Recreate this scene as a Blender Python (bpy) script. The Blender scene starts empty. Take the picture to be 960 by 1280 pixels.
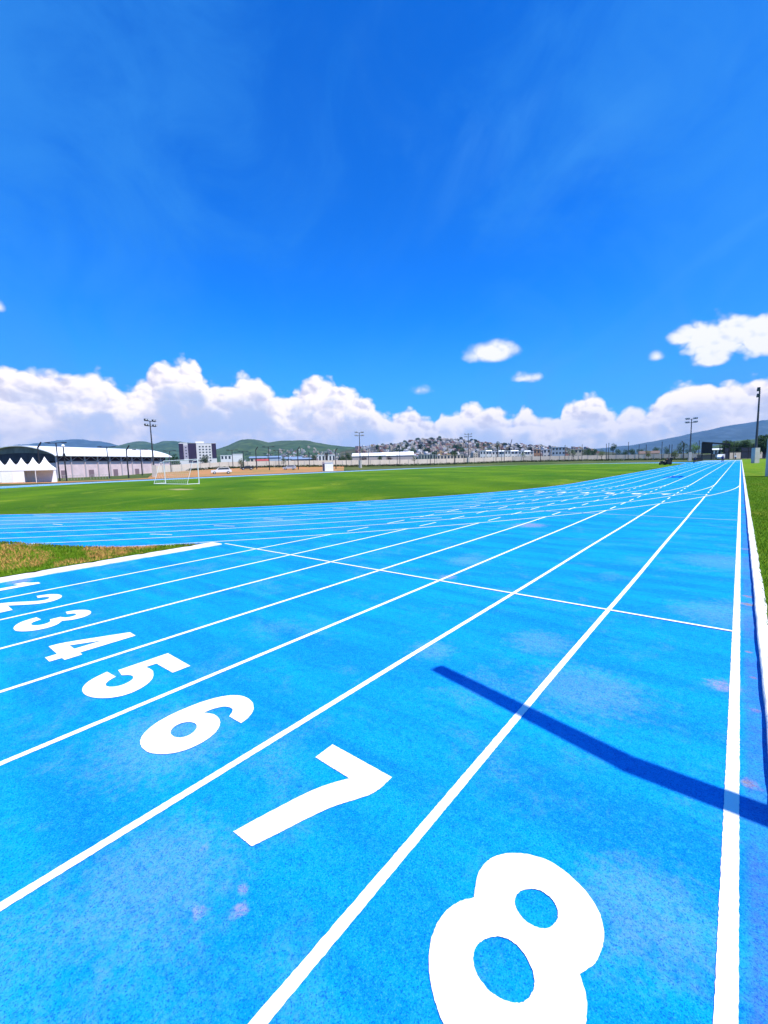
import bpy, bmesh, math, random
from mathutils import Vector, noise
random.seed(11)
PI = math.pi
S = bpy.context.scene
COL = S.collection

# ---------------------------------------------------------------- camera
F, H0, YAW, PIT, ROL = 544.23, 1.8617, 0.68567, -0.11009, -0.02716   # fitted to the lane lines; pixels of a 960 x 1280 frame
fwd0 = Vector((-math.sin(YAW), math.cos(YAW), 0)); rt0 = Vector((math.cos(YAW), math.sin(YAW), 0)); up0 = Vector((0, 0, 1))
FW = fwd0 * math.cos(PIT) + up0 * math.sin(PIT)
U1 = up0 * math.cos(PIT) - fwd0 * math.sin(PIT)
RT = rt0 * math.cos(ROL) + U1 * math.sin(ROL)
UP = -rt0 * math.sin(ROL) + U1 * math.cos(ROL)
cam_data = bpy.data.cameras.new('camera'); cam = bpy.data.objects.new('camera', cam_data); COL.objects.link(cam)
from mathutils import Matrix
M = Matrix((RT, UP, -FW)).transposed().to_4x4(); M.translation = Vector((0, 0, H0)); cam.matrix_world = M
cam_data.sensor_fit = 'HORIZONTAL'; cam_data.sensor_width = 36; cam_data.lens = 36 * F / 960
cam_data.clip_start = 0.05; cam_data.clip_end = 30000
S.camera = cam

# ---------------------------------------------------------------- sun and sky
SUN_EL = math.radians(64); SUND = Vector((-0.996, 0.09, 0)).normalized()          # the way shadows fall
ldir = Vector((SUND.x * math.cos(SUN_EL), SUND.y * math.cos(SUN_EL), -math.sin(SUN_EL)))
sd = bpy.data.lights.new('sun', 'SUN'); sd.energy = 5.0; sd.angle = math.radians(0.5); sd.color = (1.0, 0.965, 0.9)
sun = bpy.data.objects.new('sun', sd); COL.objects.link(sun)
sun.rotation_euler = (-ldir).to_track_quat('Z', 'Y').to_euler(); sun.location = (0, 0, 50)
S.view_settings.view_transform = 'Standard'; S.view_settings.look = 'None'; S.view_settings.gamma = 1
S.view_settings.use_curve_mapping = False; S.view_settings.exposure = 0.4
try:
    S.cycles.use_denoising = True; S.cycles.max_bounces = 6; S.cycles.transparent_max_bounces = 8; S.cycles.volume_bounces = 0
    S.cycles.sample_clamp_indirect = 6
except Exception: pass

class NT:
    """small helper for building node chains"""
    def __init__(s, tree): s.t = tree; s.n = tree.nodes; s.l = tree.links
    def node(s, typ, **kw):
        n = s.n.new(typ)
        for k, v in kw.items(): setattr(n, k, v)
        return n
    def put(s, sock, v):
        if isinstance(v, (int, float)): sock.default_value = v
        elif isinstance(v, (tuple, list)):
            v = tuple(v); sock.default_value = (v + (1,)) if (len(v) == 3 and sock.type == 'RGBA') else v
        else: s.l.new(v, sock)
    def m(s, op, a, b=0.0, c=None, clamp=False):
        n = s.node('ShaderNodeMath', operation=op, use_clamp=clamp); s.put(n.inputs[0], a); s.put(n.inputs[1], b)
        if c is not None: s.put(n.inputs[2], c)
        return n.outputs[0]
    def vm(s, op, a, b=(0, 0, 0), scale=None):
        n = s.node('ShaderNodeVectorMath', operation=op); s.put(n.inputs[0], a); s.put(n.inputs[1], b)
        if scale is not None: s.put(n.inputs['Scale'], scale)
        return n.outputs['Value'] if op in ('DOT_PRODUCT', 'LENGTH', 'DISTANCE') else n.outputs[0]
    def noise(s, vec, scale, detail=4, rough=0.55, dist=0.0, dim='3D'):
        n = s.node('ShaderNodeTexNoise', noise_dimensions=dim); s.put(n.inputs['Vector'], vec); n.inputs['Scale'].default_value = scale
        n.inputs['Detail'].default_value = detail; n.inputs['Roughness'].default_value = rough; n.inputs['Distortion'].default_value = dist
        return n.outputs['Fac']
    def voro(s, vec, scale, feature='F1', out='Distance'):
        n = s.node('ShaderNodeTexVoronoi', feature=feature); s.put(n.inputs['Vector'], vec); n.inputs['Scale'].default_value = scale
        return n.outputs[out]
    def smooth(s, x, a, b, lo=0.0, hi=1.0):
        n = s.node('ShaderNodeMapRange', interpolation_type='SMOOTHSTEP'); s.put(n.inputs[0], x)
        for i, v in enumerate((a, b, lo, hi)): s.put(n.inputs[1 + i], v)
        return n.outputs[0]
    def lin(s, x, a, b, lo=0.0, hi=1.0):
        n = s.node('ShaderNodeMapRange'); s.put(n.inputs[0], x)
        for i, v in enumerate((a, b, lo, hi)): s.put(n.inputs[1 + i], v)
        return n.outputs[0]
    def mix(s, f, a, b, mode='MIX'):
        n = s.node('ShaderNodeMix', data_type='RGBA', blend_type=mode); s.put(n.inputs[0], f); s.put(n.inputs[6], a); s.put(n.inputs[7], b)
        return n.outputs[2]
    def scalev(s, vec, sc):
        return s.vm('MULTIPLY', vec, sc)
    def curve(s, x, pts):
        n = s.node('ShaderNodeFloatCurve'); c = n.mapping.curves[0]
        c.points[0].location = pts[0]; c.points[1].location = pts[-1]
        for p in pts[1:-1]: c.points.new(*p)
        n.mapping.update(); s.put(n.inputs['Value'], x); return n.outputs[0]

def pix_dir(px, py):
    return (FW + RT * ((px - 480) / F) - UP * ((py - 640) / F)).normalized()
def azel(px, py):
    d = pix_dir(px, py); return math.atan2(d.dot(rt0), d.dot(fwd0)), math.asin(d.z)

W = bpy.data.worlds.new('World'); S.world = W; W.use_nodes = True
w = NT(W.node_tree); w.n.clear()
sky = w.node('ShaderNodeTexSky', sky_type='NISHITA'); sky.sun_disc = False; sky.sun_elevation = SUN_EL; sky.sun_rotation = math.radians(95)
sky.altitude = 2400; sky.air_density = 1.0; sky.dust_density = 0.6; sky.ozone_density = 3.0
tc = w.node('ShaderNodeTexCoord').outputs['Generated']
D = w.vm('NORMALIZE', tc)
sx = w.node('ShaderNodeSeparateXYZ'); w.l.new(D, sx.inputs[0]); dz = sx.outputs[2]
el = w.m('ARCSINE', dz)
az = w.m('ARCTAN2', w.vm('DOT_PRODUCT', D, tuple(rt0)), w.vm('DOT_PRODUCT', D, tuple(fwd0)))
hsv = w.node('ShaderNodeHueSaturation'); hsv.inputs['Hue'].default_value = 0.5; hsv.inputs['Saturation'].default_value = 1.25; hsv.inputs['Value'].default_value = 1.0
w.l.new(sky.outputs[0], hsv.inputs['Color'])
SKYMUL = (0.0, 1.26, 2.35)
base = w.mix(1.0, hsv.outputs[0], SKYMUL, 'MULTIPLY')
# thin high cirrus, drawn out in streaks
ca = w.vm('DOT_PRODUCT', D, tuple(rt0)); cu = w.vm('DOT_PRODUCT', D, tuple(fwd0))
comb = w.node('ShaderNodeCombineXYZ'); w.l.new(w.m('MULTIPLY', w.m('ADD', w.m('MULTIPLY', ca, 0.80), w.m('MULTIPLY', dz, 0.60)), 1.1), comb.inputs[0])
w.l.new(w.m('MULTIPLY', w.m('SUBTRACT', w.m('MULTIPLY', dz, 0.80), w.m('MULTIPLY', ca, 0.60)), 3.0), comb.inputs[1]); w.l.new(cu, comb.inputs[2])
ci = w.noise(comb.outputs[0], 1.6, 7, 0.62, 1.4)
ci_big = w.noise(D, 2.1, 3, 0.5)
veil = w.m('MULTIPLY', w.smooth(ci, 0.42, 0.78), w.smooth(w.m('ADD', az, w.m('MULTIPLY', ci_big, 0.7)), 0.05, 1.05))
veil2 = w.smooth(w.m('ADD', w.m('MULTIPLY', w.m('ABSOLUTE', w.m('SUBTRACT', az, 0.02)), 0.55), w.m('MULTIPLY', w.noise(D, 4.5, 6, 0.66, 0.9), 0.85)), 0.46, 0.92)
CIRRUS = (0.9, 3.6, 8.0)
base = w.mix(w.m('MULTIPLY', veil, 0.34), base, CIRRUS)
base = w.mix(w.m('MULTIPLY', veil2, 0.50), base, (0.35, 2.6, 7.2))
# paler towards the horizon
base = w.mix(w.smooth(el, 0.33, 0.02, 0.0, 0.75), base, (0.7, 3.0, 7.6))
# cumulus bank along the horizon: its top edge follows a profile over azimuth, broken up by billows
prof = [(-90,470),(-40,470),(0,466),(20,462),(45,461),(60,463),(80,466),(100,462),(115,459),(130,466),(148,481),(160,487),(168,478),(185,462),(200,456),(215,454),(240,453),(248,461),(262,476),(290,474),(305,468),(320,467),(330,478),(345,492),(358,496),(365,485),(385,478),(400,471),(413,472),(425,484),(445,492),(465,506),(480,517),(500,516),(515,514),(530,524),(545,526),(552,513),(565,512),(580,507),(600,506),(622,508),(632,520),(645,522),(655,509),(665,515),(680,520),(700,520),(704,508),(720,499),(740,497),(755,505),(765,512),(790,506),(810,508),(825,498),(835,485),(850,477),(880,473),(920,476),(960,469),(1010,465),(1100,470)]
A0, A1 = azel(-90, 500)[0], azel(1100, 500)[0]; E1 = 0.30
pts = []
for px, py in prof:
    a, e = azel(px, py); pts.append(((a - A0) / (A1 - A0), e / E1))
pts[0] = (0.0, pts[0][1]); pts[-1] = (1.0, pts[-1][1])
azn = w.lin(az, A0, A1)
top = w.m('MULTIPLY', w.curve(azn, pts), E1)
Ds = w.scalev(D, (1, 1, 1.25))
wnode = w.node('ShaderNodeTexNoise'); w.l.new(Ds, wnode.inputs['Vector']); wnode.inputs['Scale'].default_value = 16; wnode.inputs['Detail'].default_value = 4; WN = wnode.outputs['Fac']
Ds = w.vm('ADD', Ds, w.scalev(w.vm('SUBTRACT', wnode.outputs['Color'], (0.5, 0.5, 0.5)), (0.03, 0.03, 0.03)))
def billow(vec):
    v = w.voro(vec, 21); v2 = w.voro(vec, 47); v3 = w.voro(vec, 110)
    return w.m('SUBTRACT', w.m('ADD', 0.79, w.m('MULTIPLY', WN, 0.22)), w.m('ADD', w.m('ADD', w.m('MULTIPLY', v, 0.80), w.m('MULTIPLY', v2, 0.42)), w.m('MULTIPLY', v3, 0.11)))
B = billow(Ds)                                                    # roughly 0.0 .. 0.45
so = Vector((0, 0, 1)) * 0.007 + rt0 * 0.006
Bs = billow(w.vm('ADD', Ds, tuple(so)))
relief = w.m('SUBTRACT', B, Bs)                                   # > 0 on the sunward side of each billow
depth = w.m('ADD', w.m('SUBTRACT', top, el), w.m('MULTIPLY', w.m('SUBTRACT', B, 0.20), 0.040))
bank = w.smooth(depth, -0.005, 0.012)
def puff(px, py, rx, ry, amp=0.9, soft=0.5):
    amp *= 0.34; soft *= 1.25
    a, e = azel(px, py); sc = 1.0 / (F / math.cos(a) if False else F)
    ka = (azel(px + 5, py)[0] - azel(px - 5, py)[0]) / 10; ke = (azel(px, py - 5)[1] - azel(px, py + 5)[1]) / 10
    u = w.m('DIVIDE', w.m('SUBTRACT', az, a), rx * ka); v = w.m('DIVIDE', w.m('SUBTRACT', el, e), ry * ke)
    vv = w.m('MULTIPLY', v, w.smooth(v, -0.2, 0.2, 1.35, 0.85))  # flatter underside
    r = w.m('SQRT', w.m('ADD', w.m('MULTIPLY', u, u), w.m('MULTIPLY', vv, vv)))
    f = w.m('ADD', w.m('SUBTRACT', 1.0, r), w.m('MULTIPLY', w.m('SUBTRACT', B, 0.18), amp * 2.4))
    return w.smooth(f, 0.0, soft)
puffs = [puff(614, 442, 41, 17, 0.45, 0.45), puff(656, 474, 22, 8, 1.2, 0.7), puff(821, 446, 12, 9, 0.6, 0.8), puff(905, 424, 66, 26, 0.9, 0.3), puff(890, 448, 28, 16, 0.8, 0.4), puff(955, 425, 42, 30, 0.8, 0.3),
         puff(524, 489, 17, 7, 1.3, 1.6), puff(-4, 384, 12, 9, 0.8, 1.0), puff(868, 420, 34, 17, 0.8, 0.35)]
pm = puffs[0]
for q in puffs[1:]: pm = w.m('MAXIMUM', pm, q)
# light and shade inside the bank
near_top = w.smooth(depth, 0.115, 0.0)
n_lo = w.noise(Ds, 11, 4, 0.55, 0.3)
lit = w.m('ADD', w.m('ADD', w.m('MULTIPLY', near_top, 0.62), w.m('MULTIPLY', w.m('MULTIPLY', relief, 1.5), w.m('ADD', 0.25, near_top))), w.m('MULTIPLY', w.m('SUBTRACT', n_lo, 0.5), 1.7))
lit = w.m('MULTIPLY', w.smooth(lit, -0.10, 0.62), w.smooth(el, 0.015, 0.12, 0.35, 1.0))
ccol = w.mix(lit, w.mix(w.smooth(el, 0.10, 0.0), (6.0, 5.7, 6.6), (6.6, 6.5, 7.4)), (10.2, 9.2, 8.8))
thin = w.m('MULTIPLY', w.smooth(n_lo, 0.60, 0.40, 0.0, 0.80), w.smooth(depth, 0.025, 0.08))   # gaps low down where blue-grey shows
ccol = w.mix(thin, ccol, (4.3, 5.1, 7.2))
out = w.mix(w.m('MULTIPLY', bank, 0.97), base, ccol)
out = w.mix(w.m('MULTIPLY', pm, 0.96), out, w.mix(w.smooth(w.m('ADD', relief, w.m('MULTIPLY', pm, 0.25)), -0.12, 0.22), (5.9, 6.4, 8.0), (8.6, 8.4, 8.6)))
# below the horizon: plain ground-coloured bounce
out = w.mix(w.smooth(el, -0.01, -0.06), out, (1.6, 1.7, 1.5))
W.cycles.sampling_method = 'MANUAL'; W.cycles.sample_map_resolution = 256
bg = w.node('ShaderNodeBackground'); w.l.new(out, bg.inputs['Color']); bg.inputs['Strength'].default_value = 0.1
ow = w.node('ShaderNodeOutputWorld'); w.l.new(bg.outputs[0], ow.inputs['Surface'])

# ---------------------------------------------------------------- materials
MATS = {}
def mat(name, col, rough=0.8, var=0.0, vscale=3.0, spec=0.3, bump=0.0, bscale=30.0, emit=None, metal=0.0):
    if name in MATS: return MATS[name]
    m = bpy.data.materials.new(name); m.use_nodes = True; t = NT(m.node_tree); b = m.node_tree.nodes['Principled BSDF']
    b.inputs['Roughness'].default_value = rough; b.inputs['Specular IOR Level'].default_value = spec; b.inputs['Metallic'].default_value = metal
    co = t.node('ShaderNodeTexCoord').outputs['Object']
    if var > 0:
        f = t.noise(co, vscale, 4, 0.6)
        c = t.mix(t.smooth(f, 0.3, 0.7), tuple(x * (1 - var) for x in col), tuple(min(1, x * (1 + var)) for x in col)); t.l.new(c, b.inputs['Base Color'])
    else: b.inputs['Base Color'].default_value = (*col, 1)
    if bump > 0:
        bn = t.node('ShaderNodeBump'); bn.inputs['Strength'].default_value = bump; bn.inputs['Distance'].default_value = 0.02
        t.l.new(t.noise(co, bscale, 4, 0.6), bn.inputs['Height']); t.l.new(bn.outputs[0], b.inputs['Normal'])
    MATS[name] = m; return m

def custom(name, rough=0.85, spec=0.25):
    m = bpy.data.materials.new(name); m.use_nodes = True; t = NT(m.node_tree); b = m.node_tree.nodes['Principled BSDF']
    b.inputs['Roughness'].default_value = rough; b.inputs['Specular IOR Level'].default_value = spec
    MATS[name] = m
    return t, b, t.node('ShaderNodeTexCoord').outputs['Object'], m

# blue granular running surface
t, b, co, m_track = custom('track_rubber', 0.9, 0.08)
big = t.noise(co, 1.1, 5, 0.62, 0.4); mid = t.noise(t.scalev(co, (1, 1, 1)), 5.0, 4, 0.65); streak = t.noise(t.scalev(co, (0.35, 2.0, 1)), 1.2, 4, 0.6, 0.3)
gran = t.noise(co, 140, 2, 0.8); gran2 = t.voro(co, 130, 'F1', 'Distance'); gran3 = t.noise(co, 60, 2, 0.6)
c = t.mix(t.smooth(streak, 0.32, 0.68), (0.0, 0.200, 0.60), (0.0, 0.300, 0.72))
fine = t.noise(co, 32, 4, 0.75, 0.4)
worn = t.m('MULTIPLY', t.smooth(t.m('ADD', big, t.m('MULTIPLY', mid, 0.45)), 0.74, 0.92), t.smooth(t.m('ADD', fine, t.m('MULTIPLY', gran3, 0.5)), 0.62, 0.86, 0.15, 1.0))
c = t.mix(t.m('MULTIPLY', worn, 0.60), c, (0.085, 0.29, 0.64))
w2 = t.m('MULTIPLY', t.smooth(t.noise(co, 2.6, 6, 0.75, 0.6), 0.56, 0.74), t.smooth(fine, 0.42, 0.62))
c = t.mix(t.m('MULTIPLY', w2, 0.45), c, (0.12, 0.31, 0.63))
SPN = t.m('MULTIPLY', t.m('SUBTRACT', t.noise(co, 14, 3, 0.7), 0.5), 1.8)
def spots(lst):
    acc = None
    for X, Y, r in lst:
        d = t.m('DIVIDE', t.vm('DISTANCE', co, (X, Y, 0.0)), r); acc = d if acc is None else t.m('MINIMUM', acc, d)
    return t.smooth(t.m('ADD', acc, SPN), 1.15, 0.35)
pink = spots([(-1.68, 0.75, 0.035), (-1.55, 0.86, 0.04), (-1.62, 0.92, 0.03), (-1.96, 0.93, 0.025), (-0.02, 4.3, 0.13), (-4.6, 12.2, 0.5), (-3.2, 1.45, 0.04), (-9.6, 1.7, 0.2), (-3.6, 6.0, 0.15)])
c = t.mix(t.m('MULTIPLY', t.m('MULTIPLY', pink, 0.75), t.smooth(gran3, 0.3, 0.6, 0.4, 1.0)), c, (0.34, 0.26, 0.46))
pale = spots([(-0.9, 3.6, 0.5), (-2.3, 3.5, 0.25), (-1.5, 4.3, 0.35), (-0.2, 1.9, 0.3), (-3.9, 7.2, 0.45), (-3.0, 1.2, 0.5), (-2.0, 0.7, 0.4), (0.0, 6.3, 0.6), (-0.1, 9.5, 0.8), (-12, 9, 1.2), (-22.0, 5.0, 3.0), (-30.0, 5.5, 4.0)])
c = t.mix(t.m('MULTIPLY', t.m('MULTIPLY', pale, t.smooth(gran3, 0.3, 0.65, 0.5, 1.0)), 0.55), c, (0.14, 0.31, 0.62))
dirt = spots([(0.16, 6.9, 0.09), (0.17, 7.3, 0.07), (0.17, 4.0, 0.035), (0.17, 4.6, 0.03), (0.14, 3.05, 0.05), (0.18, 11.0, 0.10), (0.15, 5.2, 0.03)])
c = t.mix(dirt, c, (0.30, 0.22, 0.13))
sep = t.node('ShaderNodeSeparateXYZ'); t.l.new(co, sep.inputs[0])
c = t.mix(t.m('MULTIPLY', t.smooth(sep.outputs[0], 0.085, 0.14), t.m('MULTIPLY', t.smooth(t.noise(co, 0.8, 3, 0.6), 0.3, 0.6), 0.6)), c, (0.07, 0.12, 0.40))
c = t.mix(t.m('MULTIPLY', t.smooth(t.noise(co, 22, 5, 0.75, 0.3), 0.46, 0.66), 0.50), c, (0.012, 0.32, 0.76))
c = t.mix(t.m('MULTIPLY', t.smooth(t.noise(co, 15, 5, 0.75, 0.3), 0.50, 0.34), 0.45), c, (0.0, 0.15, 0.56))
# dark pores between the granules
c = t.mix(t.m('MULTIPLY', t.smooth(gran, 0.48, 0.34), 0.72), c, (0.0, 0.055, 0.32))
c = t.mix(t.m('MULTIPLY', t.smooth(gran, 0.55, 0.72), 0.50), c, (0.06, 0.34, 0.76))
far_pale = t.m('MAXIMUM', t.smooth(sep.outputs[0], -72, -86), t.smooth(sep.outputs[1], 146, 160))  # paler, greyer blue towards the back straight and the far bend
c = t.mix(t.m('MULTIPLY', far_pale, t.smooth(big, 0.30, 0.55, 0.45, 0.75)), c, (0.26, 0.38, 0.48))
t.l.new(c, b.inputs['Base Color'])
bn = t.node('ShaderNodeBump'); bn.inputs['Strength'].default_value = 0.55; bn.inputs['Distance'].default_value = 0.004
t.l.new(t.m('ADD', gran, t.m('MULTIPLY', gran2, 0.6)), bn.inputs['Height']); t.l.new(bn.outputs[0], b.inputs['Normal'])

t, b, co, m_paint = custom('white_line_paint', 0.75, 0.2)
pn = t.noise(co, 120, 3, 0.65); pw = t.noise(co, 3.0, 4, 0.7)
c = t.mix(t.smooth(pn, 0.40, 0.30), (0.80, 0.80, 0.80), (0.66, 0.70, 0.76))
c = t.mix(t.m('MULTIPLY', t.smooth(t.noise(co, 45, 3, 0.8), 0.70, 0.78), t.smooth(pw, 0.5, 0.7)), c, (0.35, 0.5, 0.75))
t.l.new(c, b.inputs['Base Color'])
bn = t.node('ShaderNodeBump'); bn.inputs['Strength'].default_value = 0.35; bn.inputs['Distance'].default_value = 0.003; t.l.new(pn, bn.inputs['Height']); t.l.new(bn.outputs[0], b.inputs['Normal'])
m_faint = mat('worn_line_paint', (0.38, 0.50, 0.68), 0.8, 0.15, 6)
m_kerb = mat('white_kerb_paint', (0.66, 0.65, 0.63), 0.85, 0.14, 7, 0.2, 0.4, 40)

def grass_mat(name, hue=0):
    t, b, co, m = custom(name, 0.9, 0.08)
    n1 = t.noise(t.scalev(co, (1, 1, 1)), 0.10, 5, 0.62, 0.4); n2 = t.noise(co, 0.75, 5, 0.7, 0.3); n3 = t.noise(co, 9.0, 4, 0.8); n4 = t.noise(co, 55.0, 2, 0.7)
    c = t.mix(t.smooth(n1, 0.36, 0.64), (0.055, 0.165, 0.003), (0.150, 0.265, 0.004))
    c = t.mix(t.smooth(n2, 0.52, 0.76, 0, 0.65), c, (0.22, 0.27, 0.012))
    c = t.mix(t.smooth(n3, 0.56, 0.32, 0, 0.50), c, (0.035, 0.110, 0.002))
    c = t.mix(t.smooth(n4, 0.60, 0.36, 0, 0.45), c, (0.035, 0.110, 0.002))
    if hue == 'pitch':
        sp = t.node('ShaderNodeSeparateXYZ'); t.l.new(co, sp.inputs[0])
        wv = t.m('SINE', t.m('ADD', t.m('MULTIPLY', t.m('ADD', t.m('MULTIPLY', sp.outputs[0], 0.56), t.m('MULTIPLY', sp.outputs[1], 0.83)), 0.62), t.m('MULTIPLY', n1, 5.0)))
        c = t.mix(t.smooth(wv, -0.6, 0.9, 0, 0.40), c, (0.030, 0.105, 0.003))
        dry = t.m('MULTIPLY', t.smooth(t.noise(t.scalev(co, (1.0, 0.6, 1)), 0.16, 6, 0.74, 0.8), 0.53, 0.70), 0.8)
        c = t.mix(t.m('MULTIPLY', dry, 0.85), c, (0.25, 0.31, 0.02))
        dd = t.vm('DISTANCE', t.scalev(co, (1, 2.2, 0)), (-34.9, 2.2 * 16.9, 0))
        c = t.mix(t.smooth(t.m('ADD', dd, t.m('MULTIPLY', t.m('SUBTRACT', n2, .5), 3)), 2.0, 0.8, 0, 0.8), c, (0.45, 0.36, 0.18))
    if hue == 'verge':
        c = t.mix(0.45, c, (0.16, 0.27, 0.006)); c = t.mix(t.m('MULTIPLY', t.smooth(t.noise(co, 0.45, 5, 0.7, 0.5), 0.52, 0.68), 0.7), c, (0.30, 0.28, 0.03))
    if hue == 'wedge':
        dry = t.smooth(t.m('ADD', t.noise(co, 0.55, 5, 0.7, 0.6), t.smooth(t.vm('DISTANCE', co, (-17.0, 2.8, 0)), 6.5, 1.0, -0.10, 0.18)), 0.49, 0.60)
        c = t.mix(t.m('MULTIPLY', dry, 0.9), c, t.mix(t.smooth(n3, 0.35, 0.65), (0.42, 0.20, 0.05), (0.62, 0.38, 0.12)))
    t.l.new(c, b.inputs['Base Color'])
    bn = t.node('ShaderNodeBump'); bn.inputs['Strength'].default_value = 0.9; bn.inputs['Distance'].default_value = 0.05
    t.l.new(t.m('ADD', n4, n3), bn.inputs['Height']); t.l.new(bn.outputs[0], b.inputs['Normal'])
    return m
m_pitch = grass_mat('pitch_turf', 'pitch'); m_verge = grass_mat('verge_turf', 'verge'); m_wedge = grass_mat('dry_turf', 'wedge')
def blade_mat(name, a, bcol, dry, drylo=0.55):
    t, b, co, m = custom(name, 0.75, 0.15)
    f = t.noise(co, 0.9, 4, 0.7); g = t.noise(co, 40, 1, 0.5)
    c = t.mix(t.smooth(g, 0.35, 0.65), a, bcol); c = t.mix(t.smooth(f, drylo, drylo + 0.12), c, dry)
    t.l.new(c, b.inputs['Base Color']); return m
m_blade = blade_mat('grass_blades', (0.070, 0.180, 0.006), (0.16, 0.30, 0.012), (0.30, 0.30, 0.03), 0.62)
m_bladed = blade_mat('dry_grass_blades', (0.08, 0.18, 0.006), (0.18, 0.26, 0.012), (0.55, 0.28, 0.08), 0.42)
m_leaf = mat('dark_leaves', (0.026, 0.058, 0.016), 0.8, 0.45, 0.9, 0.15)
m_leaf2 = mat('olive_leaves', (0.070, 0.105, 0.028), 0.8, 0.40, 0.9, 0.15)
m_leaf3 = mat('plum_leaves', (0.050, 0.030, 0.030), 0.8, 0.35, 0.9, 0.15)
m_leaf4 = mat('bright_leaves', (0.08, 0.16, 0.03), 0.8, 0.35, 0.9, 0.15)
m_bark = mat('bark', (0.06, 0.045, 0.035), 0.9, 0.2, 6)
m_steel = mat('dark_painted_steel', (0.022, 0.022, 0.028), 0.6, 0.1, 3, 0.3)
m_mast = mat('weathered_dark_steel', (0.045, 0.05, 0.062), 0.55, 0.15, 2, 0.4)
m_white = mat('white_paint', (0.80, 0.80, 0.80), 0.6, 0.04, 2)
m_canvas = mat('white_canvas', (0.86, 0.84, 0.83), 0.8, 0.03, 2)
m_lens = mat('lamp_glass', (0.55, 0.58, 0.62), 0.15, 0, 1, 0.6)
m_concw = mat('pale_concrete', (0.46, 0.44, 0.40), 0.9, 0.1, 1.5)
m_dark = mat('dark_opening', (0.018, 0.018, 0.022), 0.5)
m_glass = mat('window_glass', (0.03, 0.04, 0.055), 0.12, 0, 1, 0.7)
m_tyre = mat('tyre_rubber', (0.015, 0.015, 0.015), 0.85)

# ---------------------------------------------------------------- mesh helpers
def link(o, parent=None):
    COL.objects.link(o)
    if parent is not None: o.parent = parent
    return o
def tag(o, label=None, cat=None, group=None, kind=None):
    if label: o['label'] = label
    if cat: o['category'] = cat
    if group: o['group'] = group
    if kind: o['kind'] = kind
    return o
def empty(name, loc=(0, 0, 0), rz=0.0):
    o = bpy.data.objects.new(name, None); o.location = loc; o.rotation_euler = (0, 0, rz); o.empty_display_size = 0.3; return link(o)
class MB:
    def __init__(s): s.v = []; s.f = []
    def add(s, vs, fs):
        n = len(s.v); s.v += [tuple(v) for v in vs]; s.f += [tuple(i + n for i in f) for f in fs]; return s
    def box(s, x0, x1, y0, y1, z0, z1):
        return s.add([(x0, y0, z0), (x1, y0, z0), (x1, y1, z0), (x0, y1, z0), (x0, y0, z1), (x1, y0, z1), (x1, y1, z1), (x0, y1, z1)],
                     [(0, 3, 2, 1), (4, 5, 6, 7), (0, 1, 5, 4), (1, 2, 6, 5), (2, 3, 7, 6), (3, 0, 4, 7)])
    def bar(s, a, b, r0, r1=None, n=8):
        r1 = r0 if r1 is None else r1; a = Vector(a); b = Vector(b); d = (b - a).normalized()
        u = d.orthogonal().normalized(); v = d.cross(u)
        vs = []
        for c, r in ((a, r0), (b, r1)):
            for i in range(n):
                t_ = 2 * PI * (i + 0.5) / n; vs.append(c + u * math.cos(t_) * r + v * math.sin(t_) * r)
        fs = [(i, (i + 1) % n, n + (i + 1) % n, n + i) for i in range(n)] + [tuple(range(n - 1, -1, -1)), tuple(range(n, 2 * n))]
        return s.add(vs, fs)
    def prism(s, prof_, y0, y1):
        """profile in x,z drawn out along y"""
        n = len(prof_); vs = [(x, y0, z) for x, z in prof_] + [(x, y1, z) for x, z in prof_]
        return s.add(vs, [(i, (i + 1) % n, n + (i + 1) % n, n + i) for i in range(n)] + [tuple(range(n - 1, -1, -1)), tuple(range(n, 2 * n))])
    def lathe(s, prof_, c=(0, 0, 0), n=12):
        vs = []
        for r, z in prof_:
            for i in range(n):
                t_ = 2 * PI * i / n; vs.append((c[0] + r * math.cos(t_), c[1] + r * math.sin(t_), c[2] + z))
        fs = []
        for k in range(len(prof_) - 1):
            for i in range(n): fs.append((k * n + i, k * n + (i + 1) % n, (k + 1) * n + (i + 1) % n, (k + 1) * n + i))
        fs.append(tuple(range(n - 1, -1, -1))); fs.append(tuple((len(prof_) - 1) * n + i for i in range(n)))
        return s.add(vs, fs)
    def build(s, name, m, parent=None, smooth=False, fix=True):
        me = bpy.data.meshes.new(name); me.from_pydata(s.v, [], s.f); me.update()
        if fix:
            bm = bmesh.new(); bm.from_mesh(me); bmesh.ops.recalc_face_normals(bm, faces=bm.faces); bm.to_mesh(me); bm.free()
        if smooth: me.polygons.foreach_set('use_smooth', [True] * len(me.polygons))
        ms = m if isinstance(m, list) else [m]
        for x in ms: me.materials.append(x)
        o = bpy.data.objects.new(name, me); return link(o, parent)
def copy_tree(o, parent=None):
    c_ = o.copy(); COL.objects.link(c_); c_.parent = parent
    for ch in list(o.children): copy_tree(ch, c_)
    return c_

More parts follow.
